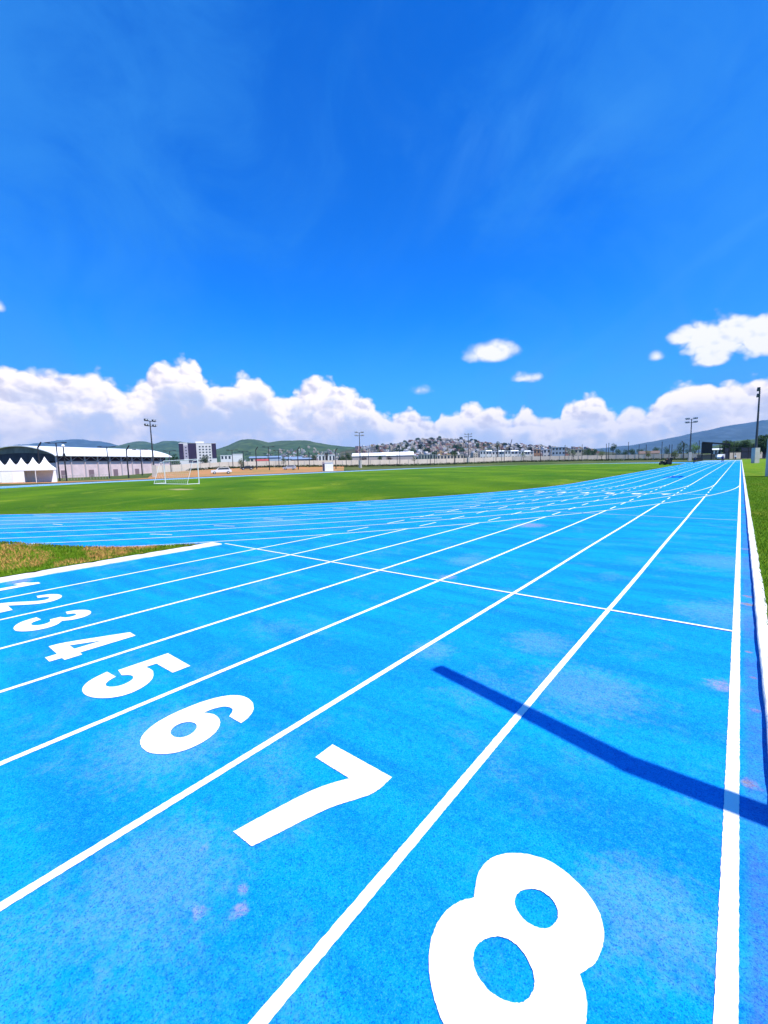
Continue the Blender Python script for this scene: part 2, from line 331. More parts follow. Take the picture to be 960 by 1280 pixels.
# ---------------------------------------------------------------- the ground: geometry of the oval
XR = 0.0522; LW = 1.22; XC = XR - 46.26; YC = 34.9; ST = 84.39; YA, YB = 5.72, 15.73
def oval_d(x, y):
    """distance outside the oval's centre line segment"""
    yy = min(max(y, YC), YC + ST); return math.hypot(x - XC, y - yy)
def px_of(x, y):
    d = Vector((x, y, 0)); z = d.dot(fwd0)
    if z < 1: z = 1
    return 480 + F * d.dot(rt0) / z
HT = [(-400, 0.3), (0, 0.25), (150, 0.3), (200, 0.9), (280, 1.7), (480, 1.8), (640, 1.2), (760, 0.6), (860, 0.15), (960, 0.0), (3000, 0)]
def interp(x, tab):
    if x <= tab[0][0]: return tab[0][1]
    for (a, va), (b_, vb) in zip(tab, tab[1:]):
        if x <= b_: return va + (vb - va) * (x - a) / (b_ - a)
    return tab[-1][1]
def sstep(x, a, b_):
    t_ = min(1, max(0, (x - a) / (b_ - a))); return t_ * t_ * (3 - 2 * t_)
def terr(x, y):
    if Vector((x, y, 0)).dot(fwd0) < 2: return -0.05
    d = oval_d(x, y) - 47.5
    if d < 0: return -0.05
    hh = interp(px_of(x, y), HT) * sstep(d, 4, 55)
    far = math.hypot(x, y)
    return -0.05 + hh + 6.0 * sstep(far, 260, 900)
def P(px, py, z):
    return Vector((0, 0, H0)) + (FW + RT * ((px - 480) / F) - UP * ((py - 640) / F)) * z
def G(px, z, dz=0.0):
    """the ground point seen at picture column px, z metres into the scene"""
    hh = 0.0
    for _ in range(6):
        a = (px - 480) / F
        bb = (H0 + z * (FW.z + RT.z * a) - hh) / (z * UP.z)
        q = Vector((0, 0, H0)) + (FW + RT * a - UP * bb) * z; hh = terr(q.x, q.y)
    return Vector((q.x, q.y, hh + dz))
def size(px, z): return px * z / F

# ground sheet: polar grid round the camera out to the horizon
rad = [0.5, 2, 5, 9, 14, 20, 27, 35, 44, 54, 64, 74, 84, 94, 104, 114, 124, 134, 144, 154, 164, 176, 190, 205, 222, 240, 260, 290, 330, 380, 450, 550, 700, 900, 1300, 2000, 3200, 4800, 6400]
NA = 240; mb = MB(); vs = []
for r in rad:
    for i in range(NA):
        a = 2 * PI * i / NA; x, y = r * math.cos(a), r * math.sin(a); z = terr(x, y) - (0.02 if r < 200 else 0); vs.append((x, y, z))
fs = [(k * NA + i, k * NA + (i + 1) % NA, (k + 1) * NA + (i + 1) % NA, (k + 1) * NA + i) for k in range(len(rad) - 1) for i in range(NA)] + [tuple(range(NA))]
t, b, co, m_ground = custom('dry_ground', 0.95, 0.1)
n1 = t.noise(co, 0.05, 6, 0.65, 0.4); n2 = t.noise(co, 0.4, 5, 0.7)
c = t.mix(t.smooth(n1, 0.40, 0.60), (0.045, 0.080, 0.015), (0.10, 0.115, 0.03)); c = t.mix(t.smooth(n2, 0.52, 0.75, 0, 0.6), c, (0.24, 0.17, 0.07)); t.l.new(c, b.inputs['Base Color'])
ground = mb.add(vs, fs).build('ground', m_ground, smooth=True, fix=False); ground['kind'] = 'structure'

def strip_ring(r0, r1, z, seg=160, a_from=0, a_to=None, zz=None):
    """a band round the whole oval between two radii"""
    ps = []
    for i in range(seg // 2 + 1):
        a = PI + PI * i / (seg // 2); ps.append((math.cos(a), math.sin(a), YC))
    for i in range(seg // 2 + 1):
        a = 0 + PI * i / (seg // 2); ps.append((math.cos(a), math.sin(a), YC + ST))
    n = len(ps); v = []
    for r in (r0, r1):
        for c_, s_, yb in ps: v.append((XC + r * c_, yb + r * s_, z))
    return v, [(i, (i + 1) % n, n + (i + 1) % n, n + i) for i in range(n)]

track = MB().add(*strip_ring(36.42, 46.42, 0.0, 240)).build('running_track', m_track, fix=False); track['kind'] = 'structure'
XK = 0.22
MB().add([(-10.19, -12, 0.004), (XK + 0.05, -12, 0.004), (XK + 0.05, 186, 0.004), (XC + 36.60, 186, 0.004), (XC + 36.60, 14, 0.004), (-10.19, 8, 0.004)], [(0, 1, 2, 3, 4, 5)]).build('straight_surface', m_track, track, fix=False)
# the turf pitch inside the oval, slightly crowned so rain runs off
v = []; f = []; NR = 16; NS = 200
ps = []
for i in range(NS // 2 + 1):
    a = PI + PI * i / (NS // 2); ps.append((math.cos(a), math.sin(a), YC))
for i in range(NS // 2 + 1):
    a = PI * i / (NS // 2); ps.append((math.cos(a), math.sin(a), YC + ST))
n = len(ps)
def pitch_h(x, y): return 0.02 + 0.36 * (1 - min(1, oval_d(x, y) / 36.42) ** 2)
for k in range(NR + 1):
    r = 36.42 * k / NR
    for c_, s_, yb in ps:
        x, y = XC + r * c_, yb + r * s_; v.append((x, y, pitch_h(x, y)))
for k in range(NR): f += [(k * n + i, k * n + (i + 1) % n, (k + 1) * n + (i + 1) % n, (k + 1) * n + i) for i in range(n)]
pitch = MB().add(v, f).build('playing_field', m_pitch, smooth=True, fix=False); pitch['kind'] = 'structure'
# verge to the right of the straight
vg = MB(); xs = [0.33, 0.6, 1.0, 2, 4, 8, 16, 40, 90]; ys = [-12 + i * 2.0 for i in range(106)]
vs = []
for y in ys:
    for x in xs: vs.append((x, y, 0.035 + 0.02 * noise.noise(Vector((x, y, 0)) * 0.7) * min(1, x - 0.3)))
nx = len(xs); vg.add(vs, [(j * nx + i, j * nx + i + 1, (j + 1) * nx + i + 1, (j + 1) * nx + i) for j in range(len(ys) - 1) for i in range(nx - 1)])
vg = vg.build('verge', m_verge, smooth=True, fix=False); vg['kind'] = 'structure'
# wedge of dry grass between the straight and the bend
XW = -10.18; wv = []; wf = []; WH = 0.36
def wedge_h(x, y, yt): return 0.03 + (0.03 + WH * sstep(XW - x, 0.2, 3.2) + 0.03 * noise.noise(Vector((x, y, 3)) * 0.8)) * max(0, min(1, (yt - y) / 0.5, (XW - x) / 0.4 + 0.2))
cols = []
x = XW
RW = 46.62
while x > -60:
    dx = x - XC; yt = YC - math.sqrt(max(0, RW * RW - dx * dx)); cols.append((x, yt)); x -= 0.5
ny = 14
for x, yt in cols:
    yb = -12
    for j in range(ny + 1):
        tt = 1 - (1 - j / ny) ** 2; y = yb + (yt - yb) * tt
        e = min(1, (yt - y) / 0.5, (XW - x) / 0.4 + 0.2); wv.append((x, y, 0.03 + (0.03 + WH * sstep(XW - x, 0.2, 3.2) + 0.03 * noise.noise(Vector((x, y, 3)) * 0.8)) * max(0, e)))
for i in range(len(cols) - 1):
    for j in range(ny): wf.append((i * (ny + 1) + j, i * (ny + 1) + j + 1, (i + 1) * (ny + 1) + j + 1, (i + 1) * (ny + 1) + j))
wedge = MB().add(wv, wf).build('grass_wedge', m_wedge, smooth=True, fix=False); wedge['kind'] = 'structure'

# ---------------------------------------------------------------- painted lines
JR = random.Random(5)
def line_strip(mb_, pts_, wd, z=0.008, jit=0.0017):
    vs = []; n = len(pts_)
    for i, (x, y) in enumerate(pts_):
        a = pts_[max(0, i - 1)]; b_ = pts_[min(n - 1, i + 1)]
        tx, ty = b_[0] - a[0], b_[1] - a[1]; l_ = math.hypot(tx, ty) or 1; nx_, ny_ = -ty / l_, tx / l_
        w1 = wd / 2 + JR.uniform(-jit, jit); w2_ = wd / 2 + JR.uniform(-jit, jit)
        vs += [(x + nx_ * w1, y + ny_ * w1, z), (x - nx_ * w2_, y - ny_ * w2_, z)]
    mb_.add(vs, [(2 * i, 2 * i + 1, 2 * i + 3, 2 * i + 2) for i in range(n - 1)])
def seg(y0, y1):
    ys_ = [y0]; y = y0
    while y < y1:
        y += 0.018 if y < 4 else (0.05 if y < 12 else 0.5 if y < 40 else 3.0); ys_.append(min(y, y1))
    return ys_
def enter(k):
    dx = XR - k * LW - XC; return YC - math.sqrt(max(0, 46.26 ** 2 - dx * dx))
for k in range(0, 9):
    X = XR - k * LW; mbl = MB(); wd = 0.052 if k else 0.064
    if k == 8: mbl = MB(); line_strip(mbl, [(X, y) for y in seg(YC, 118)], 0.05)
    elif k == 0: line_strip(mbl, [(X, y) for y in seg(-1, 186)], wd)
    else:
        line_strip(mbl, [(X + 0.004 * math.sin(y * 0.9 + k), y) for y in seg(-1.0, enter(k))], wd)
        line_strip(mbl, [(X, y) for y in seg(YC, 186)], wd)
    mbl.build('lane_line', m_paint, track, fix=False)
    if 1 <= k <= 7:
        md = MB(); y = enter(k) + 0.6
        while y < YC - 1.0:
            line_strip(md, [(X, y), (X, y + 0.9)], 0.05); y += 1.8
        d_ = md.build('dashed_line', m_paint, track, fix=False); d_['label'] = 'white dashes of a lane line crossing the bend'
for k in range(0, 9):
    mbl = MB(); r = 46.26 - k * LW
    line_strip(mbl, [(XC + r * math.cos(a), YC + r * math.sin(a)) for a in [PI + PI * i / 260 for i in range(261)]], 0.05, 0.010)
    line_strip(mbl, [(XC - r, YC + i * ST / 10) for i in range(11)], 0.05, 0.010)
    line_strip(mbl, [(XC + r * math.cos(a), YC + ST + r * math.sin(a)) for a in [PI * i / 90 for i in range(91)]], 0.05, 0.010)
    mbl.build('bend_line', m_paint, track, fix=False)
mb = MB(); line_strip(mb, [(XR + 0.02 - 9.86 * i / 400, YA) for i in range(401)], 0.042, 0.013); o = mb.build('start_line', m_paint, track, fix=False); o['label'] = 'thin white line across all lanes ahead of the painted numbers'
mb = MB(); line_strip(mb, [(XR + 0.02 - 5.2 * i / 60, YB) for i in range(61)], 0.05, 0.013)
line_strip(mb, [(XR - 5.2 - 2.6 * i / 20, YB + 0.35 * math.sin(i / 20 * PI) * 0.7) for i in range(21)], 0.05, 0.013); o = mb.build('start_line', m_faint, track, fix=False); o['label'] = 'faint pale line across the lanes further down the straight'
# curved group start line and slanting marks over the bend
mb = MB()
line_strip(mb, [(-1.05 - i * 0.22, 25.1 + 0.75 * math.sin(i / 14 * PI) - 0.02 * i) for i in range(15)], 0.06, 0.016); mb.build('curved_start_line', m_paint, track, fix=False)
mb = MB()
for k in range(2, 9):                                              # short staggered marks on the bend lines
    r = 46.26 - k * LW
    for a0, ln in ((-0.62, 0.022), (-0.80, 0.016), (-1.02, 0.014), (-1.22, 0.03)):
        a0 += 0.035 * k
        line_strip(mb, [(XC + (r + 0.61 + 0.18 * (j - 1)) * math.cos(a0 + ln * j * 0.5), YC + (r + 0.61 + 0.18 * (j - 1)) * math.sin(a0 + ln * j * 0.5)) for j in range(3)], 0.05, 0.014)
mb.build('stagger_marks', m_paint, track, fix=False)

# ---------------------------------------------------------------- the painted lane numbers (outlines in metres on the track)
def chaikin(pts_, it=3, corner=48):
    for _ in range(it):
        out_ = []; n = len(pts_)
        for i in range(n):
            p0, p1, p2 = Vector(pts_[i - 1][:2]), Vector(pts_[i][:2]), Vector(pts_[(i + 1) % n][:2]); sharp = pts_[i][2]
            if sharp is None:
                a = (p1 - p0); b_ = (p2 - p1); sharp = a.length > 1e-6 and b_.length > 1e-6 and math.degrees(a.angle(b_)) > corner
            if sharp: out_.append((p1.x, p1.y, True))
            else:
                q = p1.lerp(p0, 0.25); r = p1.lerp(p2, 0.25); out_ += [(q.x, q.y, False), (r.x, r.y, False)]
        pts_ = out_
    return pts_
def prep(pts_, jit=0.0014, corner=48):
    q = chaikin([(x, y, None) for x, y in pts_], 3, corner); out_ = []
    for i in range(len(q)):
        a = Vector(q[i][:2]); b_ = Vector(q[(i + 1) % len(q)][:2]); n = max(1, int((b_ - a).length / 0.010))
        for j in range(n):
            c_ = a.lerp(b_, j / n); out_.append((c_.x + JR.uniform(-jit, jit), c_.y + JR.uniform(-jit, jit)))
    return out_
def painted(loops, label, z=0.010, corner=48):
    bm = bmesh.new()
    for lp in loops:
        vs_ = [bm.verts.new((x, y, z)) for x, y in prep(lp, corner=corner)]
        for i in range(len(vs_)): bm.edges.new((vs_[i], vs_[(i + 1) % len(vs_)]))
    bmesh.ops.triangle_fill(bm, use_beauty=True, use_dissolve=False, edges=bm.edges[:])
    for f_ in bm.faces:
        if f_.normal.z < 0: f_.normal_flip()
    me = bpy.data.meshes.new('lane_number'); bm.to_mesh(me); bm.free(); me.materials.append(m_paint)
    o_ = link(bpy.data.objects.new('lane_number', me), track); o_['label'] = label; return o_
DIG = {
8: [[(-0.792,1.506),(-0.831,1.60),(-0.831,1.68),(-0.809,1.745),(-0.745,1.822),(-0.62,1.878),(-0.512,1.866),(-0.412,1.818),(-0.353,1.76),(-0.322,1.69),(-0.316,1.61),(-0.328,1.545),(-0.362,1.488),(-0.325,1.44),(-0.303,1.36),(-0.306,1.25),(-0.335,1.16),(-0.40,1.085),(-0.49,1.045),(-0.59,1.038),(-0.675,1.06),(-0.755,1.115),(-0.812,1.18),(-0.848,1.25),(-0.864,1.33),(-0.856,1.405),(-0.83,1.462)],
    [(-0.655,1.60),(-0.655,1.645),(-0.618,1.695),(-0.574,1.713),(-0.52,1.70),(-0.488,1.66),(-0.485,1.615),(-0.502,1.572),(-0.54,1.548),(-0.585,1.545),(-0.630,1.565)],
    [(-0.692,1.30),(-0.70,1.345),(-0.679,1.395),(-0.64,1.432),(-0.589,1.445),(-0.532,1.425),(-0.487,1.385),(-0.472,1.335),(-0.484,1.285),(-0.514,1.258),(-0.559,1.242),(-0.608,1.24),(-0.66,1.26)]],
7: [[(-2.021,1.862),(-2.018,1.705),(-1.712,1.700),(-1.785,1.585),(-1.835,1.451),(-1.868,1.314),(-1.902,1.174),(-1.925,1.062),(-1.773,1.070),(-1.742,1.164),(-1.715,1.254),(-1.684,1.358),(-1.640,1.482),(-1.579,1.589),(-1.513,1.705),(-1.515,1.860)]],
6: [[(-2.885,1.625),(-2.734,1.630),(-2.748,1.70),(-2.80,1.78),(-2.87,1.83),(-2.95,1.858),(-3.05,1.86),(-3.138,1.818),(-3.204,1.736),(-3.251,1.613),(-3.272,1.446),(-3.263,1.28),(-3.20,1.147),(-3.117,1.082),(-3.018,1.060),(-2.926,1.072),(-2.845,1.116),(-2.775,1.193),(-2.745,1.309),(-2.764,1.434),(-2.837,1.530),(-2.939,1.573),(-3.018,1.570),(-3.090,1.535),(-3.080,1.61),(-3.047,1.675),(-2.99,1.702),(-2.93,1.69)],
    [(-3.035,1.252),(-3.088,1.295),(-3.100,1.355),(-3.065,1.410),(-3.0,1.428),(-2.94,1.404),(-2.902,1.346),(-2.911,1.287),(-2.96,1.252)]],
5: [[(-4.418,1.872),(-3.950,1.868),(-3.948,1.700),(-4.270,1.695),(-4.278,1.600),(-4.20,1.612),(-4.12,1.605),(-3.984,1.545),(-3.895,1.44),(-3.864,1.314),(-3.900,1.202),(-4.010,1.110),(-4.141,1.065),(-4.27,1.075),(-4.375,1.128),(-4.440,1.22),(-4.476,1.340),(-4.300,1.351),(-4.263,1.269),(-4.196,1.230),(-4.130,1.246),(-4.085,1.300),(-4.088,1.375),(-4.125,1.432),(-4.179,1.452),(-4.240,1.440),(-4.285,1.395),(-4.425,1.415)]],
4: [[(-5.205,1.872),(-5.372,1.875),(-5.672,1.300),(-5.672,1.178),(-5.358,1.176),(-5.356,1.074),(-5.200,1.074),(-5.197,1.176),(-5.120,1.178),(-5.120,1.330),(-5.200,1.332)],
    [(-5.512,1.326),(-5.362,1.328),(-5.366,1.590)]],
3: [[(-6.64,1.068),(-6.760,1.088),(-6.880,1.150),(-6.950,1.24),(-6.972,1.360),(-6.812,1.372),(-6.785,1.285),(-6.715,1.245),(-6.630,1.25),(-6.575,1.30),(-6.570,1.37),(-6.615,1.425),(-6.720,1.440),(-6.720,1.555),(-6.640,1.575),(-6.605,1.630),(-6.620,1.690),(-6.680,1.722),(-6.740,1.700),(-6.775,1.64),(-6.905,1.660),(-6.880,1.755),(-6.807,1.833),(-6.694,1.876),(-6.570,1.860),(-6.475,1.796),(-6.440,1.70),(-6.455,1.605),(-6.520,1.520),(-6.420,1.455),(-6.372,1.36),(-6.385,1.23),(-6.460,1.135),(-6.55,1.083)]],
2: [[(-8.220,1.090),(-7.640,1.090),(-7.640,1.245),(-7.960,1.248),(-7.830,1.375),(-7.700,1.500),(-7.645,1.620),(-7.665,1.740),(-7.760,1.835),(-7.900,1.876),(-8.040,1.852),(-8.150,1.770),(-8.200,1.630),(-8.050,1.612),(-8.020,1.690),(-7.960,1.728),(-7.885,1.722),(-7.835,1.670),(-7.840,1.600),(-7.900,1.520),(-8.080,1.360),(-8.190,1.225)]],
1: [[(-9.090,1.880),(-9.215,1.880),(-9.290,1.790),(-9.430,1.725),(-9.430,1.580),(-9.270,1.650),(-9.270,1.090),(-9.090,1.090)]],
}
for d_, lp in DIG.items(): painted(lp, 'white number %d painted on its lane' % d_, corner=40 if d_ in (1, 4, 7) else 50)
# a second, far row of white lane numbers seen as slanting marks
FAR = {}
for i, X0 in enumerate([-1.55 - 1.22 * j for j in range(8)]):
    d_ = 8 - i; ref = {8: -0.58, 7: -1.77, 6: -3.0, 5: -4.17, 4: -5.4, 3: -6.67, 2: -7.92, 1: -9.26}[d_]
    if i < 1: continue
    painted([[(X0 + (x - ref) * 0.8, 25.1 + (y - 1.47) * 0.95) for x, y in l_] for l_ in DIG[d_]], 'small far white number %d on the track where the bend joins' % d_, z=0.018)

# ---------------------------------------------------------------- kerbs
def kerb(x0, x1, y0, y1, h, label, wob=0.006):
    vs = []; fs = []; ys_ = []; y = y0
    while y < y1: ys_.append(y); y += 0.12 if y < 14 else 1.2
    ys_.append(y1)
    r = random.Random(int(x0 * 100)); n = len(ys_)
    for y in ys_:
        wl = wob * noise.noise(Vector((x0, y * 1.7, 1))) * 2 + r.uniform(-.002, .002); wr = wob * 2.2 * noise.noise(Vector((x1, y * 2.3, 5))) * 2
        hz = h - (0.012 if abs(y - round(y)) < 0.05 and y < 14 else 0) + 0.004 * noise.noise(Vector((x0, y, 9)))
        vs += [(x0 + wl, y, -0.03), (x0 + wl * 1.1, y, hz - 0.008), (x0 + wl + 0.008, y, hz), (x1 + wr - 0.008, y, hz), (x1 + wr, y, hz - 0.01), (x1 + wr, y, -0.03)]
    for i in range(n - 1):
        for j in range(5): fs.append((i * 6 + j, (i + 1) * 6 + j, (i + 1) * 6 + j + 1, i * 6 + j + 1))
    fs += [(0, 1, 2, 3, 4, 5), tuple((n - 1) * 6 + j for j in range(5, -1, -1))]
    o_ = MB().add(vs, fs).build('kerb', m_kerb); o_['kind'] = 'structure'; return o_
kerb(0.222, 0.325, -3, 186, 0.060, '', 0.003)
kerb(-10.20, -9.76, -6, 5.62, 0.026, '')
# narrow kerb round the outside of the bend, along the wedge
vs = []; fs = []; n = 16
for i in range(n + 1):
    a = math.atan2(4.9 - YC, -10.6 - XC) - 0.15 * i / n
    for r_, z_ in ((46.50, -0.02), (46.50, 0.03), (46.60, 0.03), (46.60, -0.02)): vs.append((XC + r_ * math.cos(a), YC + r_ * math.sin(a), z_))
for i in range(n):
    for j in range(3): fs.append((i * 4 + j, i * 4 + j + 1, (i + 1) * 4 + j + 1, (i + 1) * 4 + j))
o = MB().add(vs, fs).build('kerb', m_kerb); o['kind'] = 'structure'

# ---------------------------------------------------------------- grass blades
def blades(name, pts_, m, hmin, hmax, wd, lab):
    r = random.Random(len(pts_)); V_ = []; F_ = []
    for x, y, z in pts_:
        a = r.uniform(0, 2 * PI); h_ = r.uniform(hmin, hmax); ww = wd * r.uniform(0.6, 1.3); ln = r.uniform(0.1, 0.9) * h_; b_ = r.uniform(0, 2 * PI)
        i = len(V_); V_ += [(x - ww * math.cos(a), y - ww * math.sin(a), z), (x + ww * math.cos(a), y + ww * math.sin(a), z), (x + ln * math.cos(b_), y + ln * math.sin(b_), z + h_)]; F_.append((i, i + 1, i + 2))
    o_ = MB().add(V_, F_).build(name, m, fix=False); o_['kind'] = 'stuff'; o_['label'] = lab; o_['category'] = 'grass'
r = random.Random(3); pts_ = []
while len(pts_) < 42000:
    x = XW - 0.02 - abs(r.gauss(0, 1)) * 7.5; 
    dx = x - XC
    if x < -34: continue
    yt = YC - math.sqrt(max(0, 46.62 ** 2 - dx * dx)); y = yt - abs(r.gauss(0, 1)) * 2.8 + 0.04
    if y < -3 : continue
    pts_.append((x, y, wedge_h(x, y, yt) - 0.012))
blades('grass', pts_, m_bladed, 0.02, 0.075, 0.010, 'patchy green and dried orange grass in the wedge beside the white kerb')
pts_ = []
while len(pts_) < 80000:
    y = -3.0 + 50 * r.random() ** 1.7; x = 0.32 + abs(r.gauss(0, 1)) * (0.5 + max(0, y) * 0.035)
    pts_.append((x, y, 0.03))
blades('grass', pts_, m_blade, 0.025, 0.075, 0.006, 'short green grass growing against the white kerb of the straight')
pts_ = []
while len(pts_) < 40000:
    a = math.radians(r.uniform(-160, -2)); rr = 36.43 - abs(r.gauss(0, 1)) * 2.2; x, y = XC + rr * math.cos(a), YC + rr * math.sin(a)
    if Vector((x, y, 0)).length > 75: continue
    pts_.append((x, y, pitch_h(x, y) - 0.01))
blades('grass', pts_, m_blade, 0.02, 0.05, 0.010, 'mown green grass at the rim of the playing field')


# ================================================================ hills and the town on them
def PH(px, z, h):
    a = (px - 480) / F; bb = (H0 + z * (FW.z + RT.z * a) - h) / (z * UP.z)
    return Vector((0, 0, H0)) + (FW + RT * a - UP * bb) * z
def hill_mat(name, a, b_, sc):
    t, bs, co, m = custom(name, 0.95, 0.05)
    f = t.noise(co, sc, 6, 0.65, 0.3); g = t.noise(co, sc * 7, 4, 0.7)
    c = t.mix(t.smooth(f, 0.38, 0.62), a, b_); c = t.mix(t.smooth(g, 0.6, 0.45, 0, 0.6), c, tuple(x * 0.45 for x in a)); t.l.new(c, bs.inputs['Base Color']); return m
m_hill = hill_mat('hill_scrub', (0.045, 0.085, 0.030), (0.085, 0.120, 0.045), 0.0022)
m_hillfar = hill_mat('hazed_mountain_scrub', (0.050, 0.085, 0.115), (0.070, 0.105, 0.135), 0.0012)  # blue distance haze is mixed into the scrub colour of the far hills
m_hilltown = hill_mat('hillside_earth', (0.05, 0.07, 0.03), (0.16, 0.13, 0.09), 0.012)
HILLF = {}
def hill(key, sk, zf, zr, m, rough=0.05, base=4.0, zb=1.35, step=3):
    x0, x1 = sk[0][0], sk[-1][0]
    def height(px, t_):
        py = interp(px, sk); hor = P(px, 640, 1); 
        # height of the skyline at the ridge
        q = P(px, py, zr); hr = q.z
        e = min(1, (px - x0) / 22 + 0.0, (x1 - px) / 22 + 0.0); e = max(0, e)
        k = (sstep(t_, 0, 1) ** 0.9) if t_ <= 1 else 1 - 0.55 * sstep(t_, 1, zb)
        nz = noise.fractal(Vector((px * 0.03, t_ * 3.0, hash(key) % 7 * 0 + len(key))), 1.0, 2.0, 5)
        return base + (hr - base) * k * (1 + rough * nz * (1 if t_ < 1 else 0.6) * (1.6 if t_ < 0.9 else 0.5)) - (1 - e) * 0
    npx = int((x1 - x0) / step) + 1; nt = 26; vs = []; fs = []
    for j in range(nt + 1):
        t_ = zb * j / nt; z = zf + (zr - zf) * t_
        for i in range(npx + 1):
            px = x0 + (x1 - x0) * i / npx; vs.append(PH(px, z, height(px, t_)))
    for j in range(nt):
        for i in range(npx): k = j * (npx + 1) + i; fs.append((k, k + 1, k + npx + 2, k + npx + 1))
    o_ = MB().add(vs, fs).build('hill', m, smooth=True, fix=False); o_['kind'] = 'structure'
    HILLF[key] = (height, zf, zr); return o_
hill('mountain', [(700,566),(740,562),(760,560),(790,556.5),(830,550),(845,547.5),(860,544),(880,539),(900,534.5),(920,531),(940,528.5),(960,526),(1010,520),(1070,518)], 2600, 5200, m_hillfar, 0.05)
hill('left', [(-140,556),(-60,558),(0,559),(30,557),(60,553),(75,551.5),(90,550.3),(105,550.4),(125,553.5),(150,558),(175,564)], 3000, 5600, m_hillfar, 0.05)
hill('second', [(125,563),(145,558),(160,554),(170,552.5),(182,552.2),(193,555),(203,552.2),(215,551.8),(232,553.5),(250,557),(262,561),(285,566)], 1900, 3800, m_hill, 0.06)
hill('green', [(255,566),(272,561.5),(285,557),(293,553.5),(300,551),(310,550.2),(318,550),(327,551.5),(336,554),(345,553.3),(356,551.8),(370,551.4),(385,552.2),(400,554.5),(415,556.5),(430,558.5),(450,560),(475,562),(500,566)], 1200, 2700, m_hill, 0.06)
hill('wooded', [(880,560),(900,556),(915,553),(930,550.5),(950,549),(980,548),(1030,550)], 700, 1300, m_hill, 0.05)
hill('town', [(425,565),(445,561),(465,559.5),(482,560),(500,557.5),(515,554.8),(528,553),(545,551.8),(560,551.8),(575,552.8),(590,555),(605,557),(625,558.5),(650,559.5),(675,560.5),(700,562),(730,563),(770,566)], 620, 1500, m_hilltown, 0.03)

HOUSEC = [('cream', (0.44, 0.38, 0.31)), ('white', (0.60, 0.58, 0.57)), ('grey', (0.24, 0.23, 0.23)), ('brick red', (0.26, 0.13, 0.10)), ('pink', (0.42, 0.29, 0.27)), ('ochre', (0.36, 0.25, 0.13))]
def house_mesh(kind, colname, col):
    r = random.Random(kind * 31 + len(colname)); mb_ = MB(); wm = mat('render_' + colname.replace(' ', '_'), col, 0.9, 0.12, 0.4)
    w_, d_, h_ = [(8, 8, 3.2), (9, 8, 6.0), (7, 9, 5.8), (11, 9, 3.4)][kind]
    mb_.box(-w_/2, w_/2, -d_/2, d_/2, -5, h_); n1 = len(mb_.f)
    mb_.box(-w_/2 - .15, w_/2 + .15, -d_/2 - .15, d_/2 + .15, h_, h_ + 0.35)
    if kind in (1, 3): mb_.box(-w_/2 + 1, 0, -1, d_/2 - .5, h_ + .35, h_ + 2.7)
    if kind == 2: mb_.box(0.5, 2.8, -2, 1, h_ + .35, h_ + 2.5)
    n2 = len(mb_.f)
    for fl in range(2 if h_ > 5 else 1):
        for xx in (-w_/3, 0, w_/3):
            if r.random() < 0.85: mb_.box(xx - .6, xx + .6, -d_/2 - .04, -d_/2 + .1, 1 + fl * 2.8, 2.3 + fl * 2.8)
        mb_.box(w_/2 - .1, w_/2 + .04, -1, .4, 1 + fl * 2.8, 2.3 + fl * 2.8)
    n3 = len(mb_.f)
    mb_.lathe([(.55, 0), (.6, .3), (.6, 1.0), (.3, 1.3)], (w_/2 - 1.4, d_/2 - 1.5, h_ + .35), 8)
    o_ = mb_.build('hillside_house', [wm, mat('roof_slab', (0.45, 0.42, 0.40), 0.9, 0.2, 0.4), m_dark, m_steel])
    mi = [0] * n1 + [0 if kind % 2 else 1] * (n2 - n1) + [2] * (n3 - n2) + [3] * (len(mb_.f) - n3)
    o_.data.polygons.foreach_set('material_index', mi); COL.objects.unlink(o_); return o_
HM = {(k, c_[0]): house_mesh(k, *c_) for k in range(4) for c_ in HOUSEC}
hr_ = random.Random(77); placed = []
def zone_of(px, t_, key):
    v = 'high on' if t_ > .68 else 'midway up' if t_ > .38 else 'low on'
    if key == 'green': return 'below the green hill, ' + ('above the blue roofs' if px < 395 else 'left of the distant mast')
    return v + ' the crowded hill, ' + ('above the white warehouse' if px < 520 else 'left of the smallest mast' if px < 585 else 'above the white townhouses' if px < 655 else 'above the blue building')
def put_house(px, t_, key, zone, grp):
    hf, zf, zr = HILLF[key]; z = zf + (zr - zf) * t_
    q = PH(px, z, hf(px, t_)); 
    for p_ in placed:
        if (p_ - q).length < 9: return False
    placed.append(q); cn, _ = hr_.choices(HOUSEC, [5, 6, 3, 2, 2, 1])[0]; k = hr_.randrange(4)
    o_ = HM[(k, cn)].copy(); COL.objects.link(o_); o_.location = q; o_.rotation_euler = (0, 0, YAW + hr_.uniform(-.6, .6)); s_ = hr_.uniform(.8, 1.25); o_.scale = (s_, s_, s_)
    shape = ['single storey', 'two storey', 'narrow two storey', 'long low'][k]
    zo = zone_of(px, t_, key); tag(o_, '%s %s house %s' % (cn, shape, zo), 'house', '%s %s houses %s' % (cn, shape, zo)); return True
cnt = 0
while cnt < 205:
    px = hr_.gauss(560, 62); t_ = hr_.uniform(0.18, 0.97)
    if 445 < px < 735 and put_house(px, t_, 'town', 'on the crowded hill above the far wall', 'houses on the crowded hill'): cnt += 1
cnt = 0
while cnt < 95:
    px = hr_.uniform(300, 470); t_ = 0.06 + 0.42 * hr_.random() ** 1.3 * (0.3 + 0.7 * sstep(px, 300, 400))
    if put_house(px, t_, 'green', 'at the foot of the green hill', 'houses below the green hill'): cnt += 1

